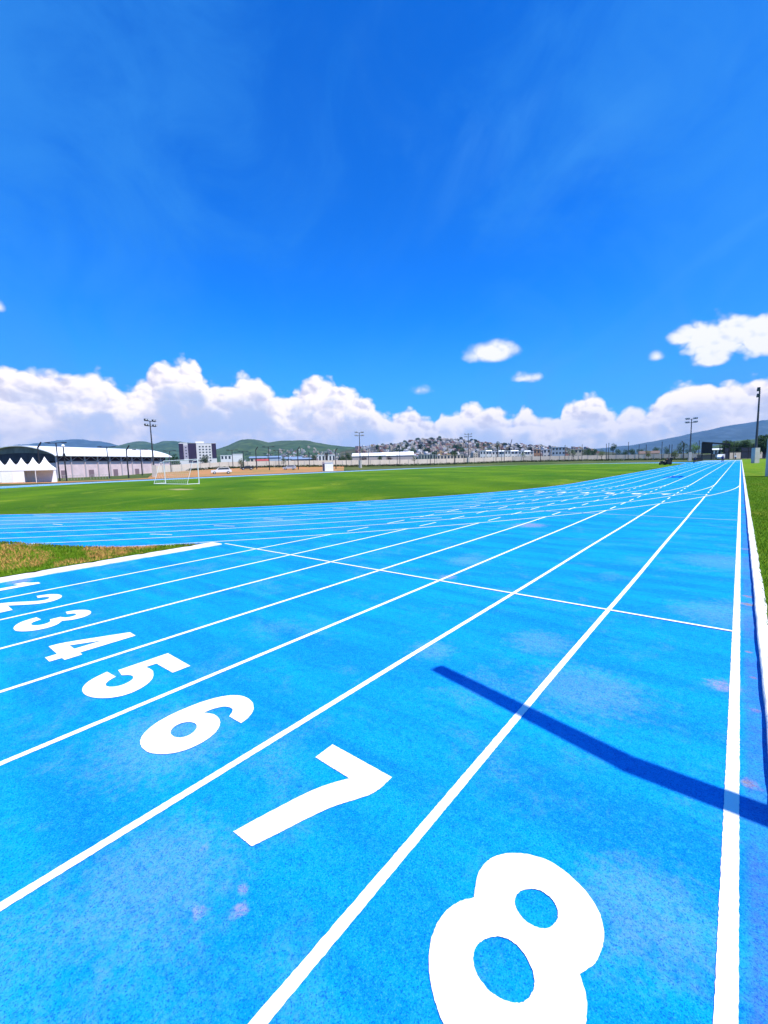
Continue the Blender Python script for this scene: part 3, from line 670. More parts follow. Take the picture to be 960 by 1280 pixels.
# ================================================================ trees and bushes
def leaf_cloud(mb_, c_, rx, rz, n, sz, r):
    for _ in range(n):
        while True:
            q = Vector((r.uniform(-1, 1), r.uniform(-1, 1), r.uniform(-1, 1)))
            if 0.25 < q.length < 1: break
        q = Vector((c_[0] + q.x * rx, c_[1] + q.y * rx, c_[2] + q.z * rz)); s_ = sz * r.uniform(.5, 1.3)
        u = Vector((r.gauss(0, 1), r.gauss(0, 1), r.gauss(0, 1))).normalized(); v_ = u.orthogonal().normalized()
        mb_.add([q - u * s_, q + v_ * s_ * .6, q + u * s_, q - v_ * s_ * .6], [(0, 1, 2, 3)])
def tree(px, z, h, wdt, lm, label, trunk=0.3, group=None, seed=0, lean=0.0, density=1.0, cat='tree', name='tree'):
    r = random.Random(int(px * 7) + seed); base_ = G(px, z); e = empty(name, base_); tag(e, label, cat, group)
    tb = MB(); th = h * trunk; top_ = Vector((lean * h, 0, th)); tb.bar((0, 0, -.4), top_, h * .03, h * .018, 7)
    cl = MB(); nb = max(5, int(7 * density))
    for i in range(nb):
        a = 2 * PI * i / nb + r.uniform(-.4, .4); rr_ = wdt / 2 * r.uniform(.25, .68); zz_ = th + (h - th) * r.uniform(.18, .82)
        zz_ = min(zz_, h - wdt * .12); c_ = Vector((lean * h + math.cos(a) * rr_, math.sin(a) * rr_, zz_)); tb.bar(top_, c_, h * .012, h * .004, 5)
        leaf_cloud(cl, c_, wdt * r.uniform(.19, .30), (h - th) * r.uniform(.17, .26), int(120 * density), wdt * .035, r)
    leaf_cloud(cl, (lean * h, 0, th + (h - th) * .62), wdt * .30, (h - th) * .36, int(240 * density), wdt * .035, r)
    tb.build('trunk', m_bark, e); cl.build('crown', lm, e, fix=False); return e
def hgt(px, ytop, z):
    return P(px, ytop, z).z - G(px, z).z
def wallz(px):
    return interp(px, [(150, 152), (204, 160), (300, 172), (400, 183), (480, 192), (640, 214), (760, 203), (876, 184), (1000, 178)])
T = lambda px, yt, z, wpx, lm, lab, **k: tree(px, z, hgt(px, yt, z), size(wpx, z), lm, lab, **k)
T(257, 568.5, 168, 13, m_leaf, 'dark bushy tree in front of the white apartment block', trunk=.2)
T(219, 566.5, 230, 16, m_leaf, 'dark low tree rising behind the end of the long shed roof', trunk=.2)
T(302, 572, 165, 8, m_leaf2, 'small olive green tree behind the parked cars', trunk=.15)
T(355, 570, 168, 8, m_leaf2, 'small sparse tree with reddish olive leaves by the cream wall', trunk=.3, density=.7)
T(393, 569, 250, 10, m_leaf, 'round dark green tree behind the wall near the white cabin', trunk=.15)
T(408, 564, 230, 7, m_leaf3, 'upright plum dark tree rising behind the white cabin', trunk=.25)
T(428, 569, 245, 11, m_leaf, 'low spreading dark tree between the plum tree and the warehouse', trunk=.15)
T(436, 564.5, 250, 9, m_leaf, 'rounded green tree at the end of the white warehouse', trunk=.2)
T(455, 569, 260, 8, m_leaf3, 'small reddish tree before the white warehouse wall', trunk=.2)
T(475, 569.5, 262, 9, m_leaf, 'low dark tree halfway along the white warehouse wall', trunk=.2)
T(487, 569, 262, 8, m_leaf3, 'second reddish tree before the white warehouse, beside the thin poles', trunk=.2)
T(518, 568, 188, 8, m_leaf2, 'thin olive shrub tree just before the wall past the warehouse', trunk=.4, density=.5)
T(568, 564, 200, 9, m_leaf2, 'bare looking sapling before the cream wall below the crowded hill', trunk=.5, density=.4)
T(622, 551.5, 222, 9, m_leaf, 'tall slim tree with a tufted dark crown over the row of white houses', trunk=.55, density=.8)
T(654, 565, 206, 9, m_leaf2, 'sparse sapling in front of the wall right below the white houses', trunk=.4, density=.4)
T(717, 562.5, 200, 9, m_leaf2, 'thin olive tree by the cream wall beside the beige box building', trunk=.35, density=.6)
T(752, 560, 200, 9, m_leaf2, 'loose olive tree before the cream wall, next to the taller dark crown', trunk=.25, density=.7)
T(766, 553.5, 235, 9, m_leaf, 'rounded grey green crown standing high above the cream wall', trunk=.5)
T(810, 562.5, 188, 8, m_leaf2, 'small round shrub tree before the wall left of the field workers', trunk=.3)
T(843, 560.5, 186, 11, m_leaf2, 'low olive bush tree beside the floodlight mast at the end of the track', trunk=.1)
T(851, 551, 230, 13, m_leaf, 'dark tree behind the wall just left of the far mast', trunk=.2)
T(868, 552.5, 222, 13, m_leaf4, 'bright green tree behind the wall just right of the far mast', trunk=.2)
T(861, 556, 215, 9, m_leaf, 'small dark tree behind the white base of the far mast', trunk=.2)
T(909, 550.5, 186, 17, m_leaf, 'dark tree beside the black canopy at the end of the straight', trunk=.15, density=2.0)
T(919, 552, 200, 17, m_leaf, 'dark low tree behind the black screen fence', trunk=.15, density=2.0)
T(930, 549.5, 195, 14, m_leaf, 'round dark crown in the middle of the trees past the straight', trunk=.2, density=2.4)
T(941, 554, 200, 9, m_leaf, 'small dark tree tucked behind the tall mast on the verge', trunk=.15, density=2.0)
T(955, 543.5, 165, 22, m_leaf, 'largest dark round tree beside the tall mast on the verge', trunk=.15, density=2.2)
T(972, 546, 150, 20, m_leaf, 'big dark tree at the frame edge past the verge', trunk=.15, density=1.5)
# rows of trees seen over the wall
for i, (px, yt, wd_) in enumerate([(728, 561, 9), (735, 559.5, 9), (742, 560.5, 10), (772, 560.5, 10), (781, 561.5, 10), (790, 560, 11), (800, 560.5, 10), (820, 558, 11), (833, 557.5, 9)]):
    T(px, yt, 300 + 14 * (i % 3), wd_, m_leaf, ['low dark tree in the row seen over the cream wall, left of the high crown', 'dark tree top of the row over the wall, right of the high crown'][px > 766], trunk=.12, group=['tree row left of the high crown', 'tree row right of the high crown'][px > 766], seed=i)
# the rest of the crowd of houses, past the three hundred shown one by one
mb = MB(); mi = []; rs = random.Random(21); hcols = [mat('render_' + c_[0].replace(' ', '_'), c_[1]) for c_ in HOUSEC] + [m_dark]
def far_house(q, s_):
    n0 = len(mb.f); a = YAW + rs.uniform(-.6, .6); w_, d_, h_ = rs.uniform(5, 9) * s_, rs.uniform(6, 9) * s_, rs.choice([3, 3.2, 5.6, 6, 8]) * s_; ci_ = rs.choices(range(6), [4, 5, 4, 3, 2, 1])[0]
    ca_, sa_ = math.cos(a), math.sin(a); R2 = lambda x, y, z: (q.x + x * ca_ - y * sa_, q.y + x * sa_ + y * ca_, q.z + z)
    def bx(x0, x1, y0, y1, z0, z1): mb.add([R2(x0, y0, z0), R2(x1, y0, z0), R2(x1, y1, z0), R2(x0, y1, z0), R2(x0, y0, z1), R2(x1, y0, z1), R2(x1, y1, z1), R2(x0, y1, z1)], [(0, 3, 2, 1), (4, 5, 6, 7), (0, 1, 5, 4), (1, 2, 6, 5), (2, 3, 7, 6), (3, 0, 4, 7)])
    bx(-w_/2, w_/2, -d_/2, d_/2, -5, h_); mi.extend([ci_] * 6)
    if rs.random() < .4: bx(-w_/2, w_*.1, 0, d_/2, h_, h_ + 2.4); mi.extend([ci_] * 6)
    for fl in range(max(1, int(h_ / 2.8))):
        for xx in (-.28, .22): bx((xx - .09) * w_, (xx + .09) * w_, -d_/2 - .06, -d_/2 + .1, 1 + fl * 2.7, 2.3 + fl * 2.7); mi.extend([6] * 6)
for key, num, fx, ft in (('town', 1150, lambda: rs.gauss(575, 75), lambda: rs.uniform(.05, 1.0)), ('green', 620, lambda: rs.uniform(285, 480), lambda: .04 + .46 * rs.random() ** 1.5 * (0.15 + 0.85 * sstep(rs.uniform(300, 480), 300, 430)))):
    hf, zf, zr = HILLF[key]; k_ = 0
    while k_ < num:
        px, t_ = fx(), ft()
        if key == 'town' and not 447 < px < 745: continue
        if key == 'green' and t_ > .12 and rs.random() > sstep(px, 320, 400): continue
        far_house(PH(px, zf + (zr - zf) * t_, hf(px, t_)), rs.uniform(.8, 1.3)); k_ += 1
o = mb.build('hillside_houses', hcols, fix=False); o.data.polygons.foreach_set('material_index', mi); tag(o, 'packed mass of small pale houses covering the hillside between the single ones', 'houses', kind='stuff')
mb = MB(); rs = random.Random(8)
for key, num in (('town', 900), ('green', 260)):
    hf, zf, zr = HILLF[key]
    for _ in range(num):
        px, t_ = (rs.gauss(575, 80), rs.uniform(.03, 1.05)) if key == 'town' else (rs.uniform(280, 480), rs.uniform(.02, .4))
        if not (447 < px < 745 or key == 'green'): continue
        q = PH(px, zf + (zr - zf) * t_, hf(px, t_)); leaf_cloud(mb, (q.x, q.y, q.z + 2.2), rs.uniform(2.5, 6), rs.uniform(2, 4), 26, 1.3, rs)
o = mb.build('hillside_scrub', mat('hillside_leaves', (0.030, 0.060, 0.022), 0.9, 0.3, 0.5), fix=False); tag(o, 'dark green bushes filling the gaps between the hillside houses', 'bushes', kind='stuff')
# trees scattered between the hillside houses
proto = None
m_leafh = mat('hillside_leaves', (0.030, 0.060, 0.022), 0.9, 0.3, 0.5)
for i in range(90):
    hf, zf, zr = HILLF['town']; px = hr_.gauss(570, 65); t_ = hr_.uniform(.1, 1.0)
    if not 445 < px < 745: continue
    q = PH(px, zf + (zr - zf) * t_, hf(px, t_))
    if proto is None:
        rr = random.Random(4); e = empty('hillside_tree', q); k_ = MB(); k_.bar((0, 0, -2), (0, 0, 3), .3, .2, 6); k_.build('trunk', m_bark, e); k_ = MB()
        for j in range(7): leaf_cloud(k_, (rr.uniform(-2, 2), rr.uniform(-2, 2), rr.uniform(3, 7)), 2.0, 1.7, 40, .7, rr)
        k_.build('crown', m_leafh, e, fix=False); proto = e
    else: e = copy_tree(proto)
    e.location = q; s_ = hr_.uniform(.9, 1.9); e.scale = (s_ * 1.1, s_ * 1.1, s_); e.rotation_euler = (0, 0, hr_.uniform(0, 6))
    zo = zone_of(px, t_, 'town'); tag(e, 'dark green tree among houses ' + zo, 'tree', 'trees ' + zo)

# low scrub along the foot of the wall
mb = MB(); r = random.Random(9)
px = 236.0
while px < 905:
    z = wallz(px) - 3.0 - r.uniform(0, 2.5); q = G(px, z)
    leaf_cloud(mb, (q.x, q.y, q.z + .2), r.uniform(.9, 1.7), r.uniform(.45, .85), 26, .20, r); px += 0.75
o = mb.build('scrub', mat('scrub_leaves', (0.030, 0.050, 0.014), 0.95, 0.5, .15, 0.02), fix=False); tag(o, 'dark strip of low scrub along the foot of the cream wall', 'scrub', kind='stuff')
# bare orange earth between the back straight and the wall
mb = MB(); vs = []; n = 60
for i in range(n + 1):
    px = -30 + (430 + 30) * i / n
    za = None
    # just outside the oval on this bearing
    z = 60
    while z < 170:
        q = G(px, z)
        if oval_d(q.x, q.y) > 46.42 + 4.5 and z > 80: break
        z += 1
    zb_ = max(z + 8, min(wallz(px) - 4, z + 60)) if px > 190 else z + 9
    for k in range(7):
        zz_ = z + (zb_ - z) * k / 6 + 1.5 * noise.noise(Vector((px * .08, k, 0))); q = G(px, zz_); vs.append((q.x, q.y, q.z + .06))
fs = [(i * 7 + k, (i + 1) * 7 + k, (i + 1) * 7 + k + 1, i * 7 + k + 1) for i in range(n) for k in range(6)]
t, b, co, m_dirt = custom('orange_earth', 0.95, 0.05)
c = t.mix(t.smooth(t.noise(co, 0.10, 5, 0.7, 0.4), 0.42, 0.6), (0.42, 0.20, 0.085), (0.30, 0.19, 0.07)); c = t.mix(t.smooth(t.noise(co, 0.25, 5, 0.7), 0.60, 0.72), c, (0.10, 0.13, 0.03)); t.l.new(c, b.inputs['Base Color'])
o = mb.add(vs, fs).build('dirt_strip', m_dirt, smooth=True, fix=False); o['kind'] = 'structure'

# ================================================================ perimeter wall
m_wall = mat('cream_wall', (0.72, 0.60, 0.49), 0.9, 0.08, .3)
m_walltrim = mat('wall_trim', (0.55, 0.48, 0.42), 0.9)
def wall_run(px_list, label):
    e = empty('perimeter_wall', G(px_list[0], wallz(px_list[0]))); tag(e, label, 'wall'); o0 = e.location
    a_ = MB(); 
    for p0, p1 in zip(px_list, px_list[1:]):
        A_ = G(p0, wallz(p0)) - o0; B_ = G(p1, wallz(p1)) - o0; d_ = (B_ - A_); n_ = Vector((-d_.y, d_.x, 0)).normalized() * .12
        a_.add([A_ - n_ - Vector((0, 0, 1)), B_ - n_ - Vector((0, 0, 1)), B_ + n_ - Vector((0, 0, 1)), A_ + n_ - Vector((0, 0, 1)), A_ - n_ + Vector((0, 0, 2.55)), B_ - n_ + Vector((0, 0, 2.55)), B_ + n_ + Vector((0, 0, 2.55)), A_ + n_ + Vector((0, 0, 2.55))],
               [(0, 3, 2, 1), (4, 5, 6, 7), (0, 1, 5, 4), (1, 2, 6, 5), (2, 3, 7, 6), (3, 0, 4, 7)])
    a_.build('wall_panel', m_wall, e)
    for p0 in px_list:
        A_ = G(p0, wallz(p0)) - o0; MB().box(A_.x - .2, A_.x + .2, A_.y - .2, A_.y + .2, A_.z - .5, A_.z + 2.62).build('pilaster', m_walltrim, e)
wall_run([192 + 11.8 * i for i in range(59)], 'long cream perimeter wall running behind the whole playing field')
wall_run([909 + 9.5 * i for i in range(9)], 'pale wall seen in gaps behind the dark trees past the straight')

# ================================================================ floodlight masts and poles
def mast(px, ytop, z, label, loc=None, aim=None, three=False, h=None):
    q = Vector(loc) if loc else G(px, z); h = h or P(px, ytop, z).z - q.z
    ang = math.atan2(aim[1] - q.y, aim[0] - q.x) if aim else math.atan2(YC + ST/2 - q.y, XC - q.x)
    e = empty('floodlight_mast', q, ang); tag(e, label, 'floodlight', 'floodlight masts round the track')
    bo = MB().box(-.46, .46, -.46, .46, -.3, 3.0).build('base', m_concw, e); bo.rotation_euler = (0, 0, math.radians(38))
    MB().bar((0, 0, 3.0), (0, 0, h - .3), .22, .12, 10).build('pole', m_mast, e)
    for k, zz_ in enumerate((h - .3, h - 1.5)):
        MB().box(-.08, .08, -1.75, 1.75, zz_, zz_ + .14).build('crossarm', m_mast, e)
        for yy in (([-1.5, -.0, 1.5] if three else [-1.55, -.9, .9, 1.55]) if k == 0 else [-1.6, -.9, .9, 1.6]):
            l_ = MB(); l_.box(-.05, .42, yy - .26, yy + .26, zz_ + .16, zz_ + .52); l_.bar((.05, yy, zz_ + .05), (.05, yy, zz_ + .2), .04, .04, 6)
            fl = l_.build('floodlight', m_mast, e); MB().box(.422, .44, yy - .22, yy + .22, zz_ + .2, zz_ + .48).build('lens', m_lens, fl)
    return e
mast(193.3, 526, 108, 'tall floodlight mast with a white base beside the end of the long shed')
mast(450.5, 540.5, 172, 'distant floodlight mast standing between the white cabin and the warehouse')
mast(585.5, 542.5, 206, 'smallest floodlight mast, in front of the crowded hill', three=True)
mast(862, 523.5, 148, 'floodlight mast with a white base at the far end of the track, before the mountain')
mast(0, 0, 0, 'tall floodlight mast seen edge on, standing on the verge by the straight', loc=(2.25, 114, 0.03), aim=(-46, 114), h=14.3)
mast(0, 0, 0, 'nearest floodlight mast, only its dark base showing at the edge of the verge', loc=(2.22, 46.2, 0.03), aim=(-46, 46), h=14.3)

def lamp_post(px, ytop, z, label):
    q = G(px, z); h = P(px, ytop, z).z - q.z; e = empty('lamp_post', q, YAW + 0.35); tag(e, label, 'street lamp', 'double armed lamp posts beyond the track')
    MB().bar((0, 0, -.2), (0, 0, h), .16, .10, 8).build('pole', m_steel, e)
    MB().bar((-1.5, 0, h - .12), (1.5, 0, h + .0), .07, .07, 6).build('crossarm', m_steel, e)
    for s_ in (-1, 1): MB().box(s_ * 1.55 - .45, s_ * 1.55 + .45, -.16, .16, h - .12, h + .08).build('lamp_head', m_steel, e)
for px, yt, z, lab in [(75, 553.5, 97, 'thick dark lamp post with two arms right of the white tents'), (137, 558.5, 112, 'dark lamp post with two arms in front of the middle of the long shed'),
    (178, 562, 124, 'thin dark lamp post with two arms before the far part of the shed'), (214, 563.5, 150, 'dark lamp post with two arms behind the goal crossbar'),
    (291.5, 562.5, 158, 'dark lamp post with two arms just past the white pickup'), (305, 564, 172, 'thin lamp post with two arms behind the dark low car'),
    (337, 558.5, 146, 'tallest lamp post with two wide arms between the parked cars'), (349, 563, 168, 'thin lamp post with two arms just left of the silver car')]:
    lamp_post(px, yt, z, lab)
def tilt_pole(loc, h, label, rz=0.0, r0=.11, panel=True, z=None):
    e = empty('pole', loc, rz); tag(e, label, 'pole', 'dark poles round the track')
    MB().bar((0, 0, -.2), (0, 0, h - 1.1), r0, r0 * .8, 8).build('shaft', m_steel, e)
    MB().bar((0, 0, h - 1.15), (.8, 0, h), r0 * .95, r0 * .8, 8).build('angled_head', m_steel, e)
    return e
def straight_pole(px, yt, label):
    z = wallz(px) - 7; q = G(px, z); h = P(px, yt, z).z - q.z; e = empty('pole', q); tag(e, label, 'pole', 'dark poles round the track')
    MB().bar((0, 0, -.2), (0, 0, h), .13, .10, 7).build('shaft', m_steel, e); MB().box(-.15, .15, -.15, .15, h - .12, h + .05).build('cap', m_steel, e)
for px, yt, z, rz_, lab in [(52, 553, 92, YAW, 'thick black pole with a tilted head in front of the white tents'), (161, 557, 108, YAW, 'black pole with a bent head before the shed wall'),
    (321, 558.5, 150, YAW, 'black pole with a bent head between the dark car and the tall lamp post'), (373, 558.5, 152, YAW, 'black pole with a bent head between the silver car and the white cabin'),
    (420, 560, 160, YAW, 'black pole with a bent head just right of the white cabin'), (854, 551, 172, YAW + 2.6, 'dark pole with a tilted head just left of the far mast'), (905, 551, 168, YAW, 'dark pole with a tilted head beside the black canopy')]:
    q = G(px, z); tilt_pole(q, P(px, yt, z).z - q.z, lab, rz_, .17)
SP = [(387, 565, 'thin grey pole left of the white cabin, before the wall'), (361, 564, 'thin pole directly above the silver car'), (433, 565, 'thin pole between the bent black pole and the distant mast'), (461, 560.5, 'dark pole just right of the distant mast'),
    (496.7, 559, 'left one of the close pair of poles before the warehouse'), (500, 560, 'right one of the close pair of poles before the warehouse'), (538, 562, 'left one of the two thin poles under the crowded hilltop'), (543.5, 564, 'right one of the two thin poles under the crowded hilltop'),
    (568.5, 564, 'short thin pole beside the bare sapling'), (580, 551, 'thin pole close beside the smallest floodlight mast'), (620, 563, 'thin pole in front of the tall slim tree'), (626.7, 562, 'left one of the two poles right of the tall slim tree'), (630.5, 562, 'right one of the two poles right of the tall slim tree'),
    (665, 562, 'thin pole between the white houses and the grey building'), (675.5, 557.5, 'dark pole at the left corner of the grey blue building'), (706, 556.5, 'dark pole right of the grey blue building'), (715, 558.5, 'dark pole beside the thin olive tree'), (727.3, 556, 'dark pole right of the beige box building'),
    (757.5, 555, 'left one of the pole pair by the high crown'), (760.5, 554, 'right one of the pole pair by the high crown'), (785, 553, 'tall dark pole midway between the high crown and the field workers'), (798.3, 556, 'dark pole just left of the round shrub tree'), (807.2, 556, 'dark pole rising behind the round shrub tree'),
    (826.8, 552.5, 'tall dark pole directly behind the mower'), (836, 556, 'pale pole behind the person in black by the mower'), (839.3, 556, 'thick dark pole behind the person in black by the mower'), (873, 551, 'dark pole between the bright green tree and the black canopy'),
    (916.5, 552, 'thin pole in the black screen fence, nearest the canopy'), (941, 555, 'thin dark pole just left of the tall mast on the verge')]
for a_ in SP: straight_pole(*a_)
q = G(83.5, 96); e = empty('camera_pole', q); tag(e, 'dark pole topped by a white camera dome, right of the thick lamp post', 'camera pole')
h = P(83.5, 558, 96).z - q.z; MB().bar((0, 0, -.2), (0, 0, h), .14, .11, 8).build('shaft', m_steel, e); MB().lathe([(.12, -.25), (.32, -.1), (.36, .15), (.22, .36), (.05, .42)], (0, 0, h), 12).build('dome', m_white, e); MB().box(-.3, .3, -.18, .18, h * .70, h * .70 + .7).build('box', m_steel, e)
# the tall bent post beside the straight whose shadow lies over lanes seven and eight (it stands just outside the frame)
e = empty('bent_post', (1.60, 2.80, 0.03)); tag(e, 'tall dark bent post beside the kerb that throws its shadow over the lanes', 'post')
mb = MB(); mb.bar((0, 0, -.1), (0, -.16, 4.2), .10, .095, 14); mb.build('shaft', m_steel, e); MB().bar((0.01, -.16, 4.17), (-1.11, .18, 5.2), .095, .075, 14).build('angled_head', m_steel, e)

# ================================================================ the long shed
C0 = G(73, 130); D0 = G(213, 175); v_ = (D0 - C0); v_.z = 0; LS = v_.length; ang = math.atan2(v_.y, v_.x)
e = empty('sports_shed', (C0.x, C0.y, C0.z), ang); tag(e, 'long open sided shed with an arched white roof and pink walls', 'shed')
WS, EH, RH = 30.0, 7.3, 10.2
def arc(y): t_ = y / WS; return EH + (RH - EH) * math.sin(PI * t_) ** 0.85
ys_ = [WS * i / 20 for i in range(21)]
mb = MB(); top_p = [(-.8, EH - .5)] + [(y, arc(y)) for y in ys_] + [(WS + .8, EH - .5)]
vs = []
for xx in (-1.0, LS + .6):
    for y, z in top_p: vs.append((xx, y, z))
    for y, z in top_p: vs.append((xx, y, z - .25))
n = len(top_p); fs = []
for j in range(n - 1):
    fs.append((j, j + 1, 2 * n + j + 1, 2 * n + j)); fs.append((n + j, 3 * n + j, 3 * n + j + 1, n + j + 1)); fs.append((j, n + j, n + j + 1, j + 1)); fs.append((2 * n + j, 2 * n + j + 1, 3 * n + j + 1, 3 * n + j))
fs += [(0, 2 * n, 3 * n, n), (n - 1, 2 * n - 1, 4 * n - 1, 3 * n - 1)]
mb.add(vs, fs).build('roof', mat('white_roof_sheet', (0.82, 0.82, 0.84), 0.45, 0.02, .2, .4), e)
# gable: grey sheet under the arch, dark sheet below for the shaded opening
def gable(x, y0f, y1f, lo, name, m):
    pts2 = [(y, arc(y) - .27) for y in ys_ if y0f * WS <= y <= y1f * WS]; k = len(pts2); v2 = [(x, y, z) for y, z in pts2] + [(x, y, min(z, lo(y))) for y, z in pts2]
    v2 += [(x + .12, a, b_) for _, a, b_ in v2]; f2 = []
    for j in range(k - 1): f2 += [(j, j + 1, k + j + 1, k + j), (2 * k + j, 3 * k + j, 3 * k + j + 1, 2 * k + j + 1)]
    return MB().add(v2, f2).build(name, m, e, fix=False)
gable(0.0, 0, 1, lambda y: EH - .3 + .9 * math.sin(PI * y / WS), 'gable_sheet', mat('grey_gable_sheet', (0.14, 0.16, 0.155), 0.6, 0.3, .3))
gable(0.2, 0, 1, lambda y: EH - 2.2, 'gable_shade_sheet', mat('dark_gable_shade', (0.035, 0.04, 0.06), 0.7, 0.3, .5))
m_pink = mat('pink_shed_wall', (0.78, 0.60, 0.60), 0.9, 0.08, .5)
MB().box(0.3, LS, .25, .4, -.3, 4.9).build('wall', m_pink, e); MB().box(0.25, .45, .3, WS, -.3, 4.6).build('wall', m_pink, e); MB().box(0.3, LS, WS - .4, WS, -.3, EH - .6).build('wall', m_pink, e); MB().box(LS - .2, LS, .3, WS, -.3, 5).build('wall', m_pink, e)
nb_ = 11
for i in range(nb_):
    xx = LS * i / (nb_ - 1); MB().box(xx - .16, xx + .16, -.05, .24, -.3, EH - .55).build('column', mat('shed_steel', (0.48, 0.42, 0.45), 0.7), e)
    if i < nb_ - 1:
        x2 = LS * (i + 1) / (nb_ - 1); b_ = MB(); b_.bar((xx, .12, 5.0), ((xx + x2) / 2, .12, EH - .7), .07, .07, 5); b_.bar(((xx + x2) / 2, .12, EH - .7), (x2, .12, 5.0), .07, .07, 5); b_.build('brace', MATS['shed_steel'], e)
        if i % 2 == 0: MB().box(xx + 1.2, xx + 3.0, .14, .26, -.3, 2.3).build('door', mat('shed_door', (0.25, 0.17, 0.19), 0.7), e)
MB().box(.6, LS - .4, 1.6, 1.8, 3.0, EH - .2).build('interior_shade_sheet', mat('maroon_interior_shade', (0.07, 0.03, 0.045), .9), e)  # dark sheet added so the gap above the wall reads as shaded interior
MB().box(.4, LS, .05, .2, 4.9, 5.1).build('girt', MATS['shed_steel'], e)

# white peaked tents
def tent(px, z, label, opened, rz_):
    e = empty('tent', G(px, z), rz_); e.scale = (1.1, 1.1, 1.13); tag(e, label, 'tent', 'white peaked tents by the shed')
    a = 1.5; mb_ = MB(); prof_ = [(a + .05, 2.15), (a + .05, 2.45), (a * .62, 3.0), (a * .32, 3.6), (.12, 4.3), (.03, 4.55)]; vs = []
    for r_, z_ in prof_: vs += [(-r_, -r_, z_), (r_, -r_, z_), (r_, r_, z_), (-r_, r_, z_)]
    fs = []
    for k in range(len(prof_) - 1):
        for i in range(4): fs.append((k * 4 + i, k * 4 + (i + 1) % 4, (k + 1) * 4 + (i + 1) % 4, (k + 1) * 4 + i))
    mb_.add(vs, fs + [(20, 21, 22, 23)]).build('canopy', m_canvas, e, fix=False)
    for sx_ in (-1, 1):
        for sy_ in (-1, 1): MB().bar((sx_ * a * .97, sy_ * a * .97, -.1), (sx_ * a * .97, sy_ * a * .97, 2.2), .05, .05, 6).build('leg', m_white, e)
    MB().box(-a, a, a - .03, a, -.1, 2.16).build('side_panel', m_canvas, e); MB().box(-a, -a + .03, -a, a - .04, -.1, 2.16).build('side_panel', m_canvas, e)
    if not opened: MB().box(-a, a, -a, -a + .03, -.1, 2.16).build('side_panel', m_canvas, e); MB().box(a - .03, a, -a + .04, a - .04, -.1, 2.16).build('side_panel', m_canvas, e)
    else: MB().add([(a * .45, -a - .01, -.05), (a, -a - .01, -.05), (a, -a - .01, 2.16), (a * .8, -a - .01, 2.16), (a * .45, -a + .06, -.05), (a, -a + .06, -.05), (a, -a + .06, 2.16), (a * .8, -a + .06, 2.16)], [(0, 1, 2, 3), (7, 6, 5, 4), (0, 3, 7, 4), (1, 5, 6, 2)]).build('curtain', m_canvas, e)
tz = YAW + 0.62
for px, z, lab, op in [(59, 88, 'rightmost white peaked tent, its front open', True), (44.5, 90, 'white peaked tent with an open front, second from the lamp post', True), (30, 92, 'closed white peaked tent beside the two open ones', False), (16, 94, 'closed white peaked tent in the middle of the row', False), (2, 96, 'closed white peaked tent at the frame edge', False), (-13, 98, 'last white tent of the row, cut off by the frame edge', False)]:
    tent(px, z, lab, op, tz)

# ================================================================ apartment block and other buildings beyond the wall
def block(px0, px1, ytop, z, depth, label, cat, wallc, roofc=None, name='building', pitched=0.0, wins=(0, 0), rz_off=0.0, group=None, winc=None):
    q = G((px0 + px1) / 2, z); wd_ = size(px1 - px0, z) * 0.97; h = P((px0 + px1) / 2, ytop, z).z - q.z
    e = empty(name, q, YAW + rz_off - math.atan(((px0 + px1) / 2 - 480) / F)); tag(e, label, cat, group); hw = wd_ / 2
    hb = h - pitched; MB().box(-hw, hw, 0, depth, -3, hb).build('wall', wallc, e)
    if pitched: MB().add([(-hw - .5, -.5, hb), (hw + .5, -.5, hb), (hw + .5, depth + .5, hb), (-hw - .5, depth + .5, hb), (-hw - .5, depth / 2, h), (hw + .5, depth / 2, h)], [(0, 1, 5, 4), (2, 3, 4, 5), (0, 4, 3), (1, 2, 5), (0, 3, 2, 1)]).build('roof', roofc or wallc, e)
    else: MB().box(-hw - .15, hw + .15, -.15, depth + .15, hb, hb + .35).build('roof', roofc or wallc, e)
    nx_, nz_ = wins
    for i in range(nx_):
        for j in range(nz_):
            xx = -hw + wd_ * (i + .5) / nx_; zz_ = hb * (j + .35) / nz_ ; w2_ = wd_ / nx_ * .26; h2_ = hb / nz_ * .22
            MB().box(xx - w2_, xx + w2_, -.05, .1, zz_ + h2_ * .5, zz_ + h2_ * 2.6).build('window', winc or m_glass, e)
    return e, hw, hb
m_apt = mat('apartment_white', (0.70, 0.67, 0.66), 0.8, 0.05, .1); m_aptd = mat('apartment_purple', (0.035, 0.022, 0.060), 0.7, 0.1, .2)
q = G(248.5, 420); e, hw, hb = block(227, 271, 554.5, 420, 16, 'white apartment block with dark purple panels behind the perimeter wall', 'apartment block', m_apt, name='apartment_block')
def pan(a, b_, z0, z1, nm='dark_panel', m=m_aptd, y=-.3): return MB().box(-hw + a * 2 * hw, -hw + b_ * 2 * hw, y, .05, z0 * hb, z1 * hb).build(nm, m, e)
pan(0.0, .12, .34, 1.0); pan(.24, .46, .24, 1.01); pan(.88, 1.0, .40, 1.0)
m_aptg = mat('apartment_lilac', (0.42, 0.38, 0.46), 0.8); pan(.125, .235, .40, .93, 'recess', m_aptg, -.1)
for j in range(6):
    for a in (.53, .62, .71, .80): pan(a, a + .045, .27 + j * .115, .32 + j * .115, 'window', m_glass, -.12)
for j in range(4): pan(.165, .20, .46 + j * .12, .50 + j * .12, 'window', m_glass, -.16)
MB().box(-hw * .1, hw * .35, 3, 9, hb + .36, hb + 2.2).build('stair_tower', m_apt, e); MB().box(-hw * .95, -hw * .55, 4, 9, hb + .36, hb + 1.0).build('parapet', m_apt, e)
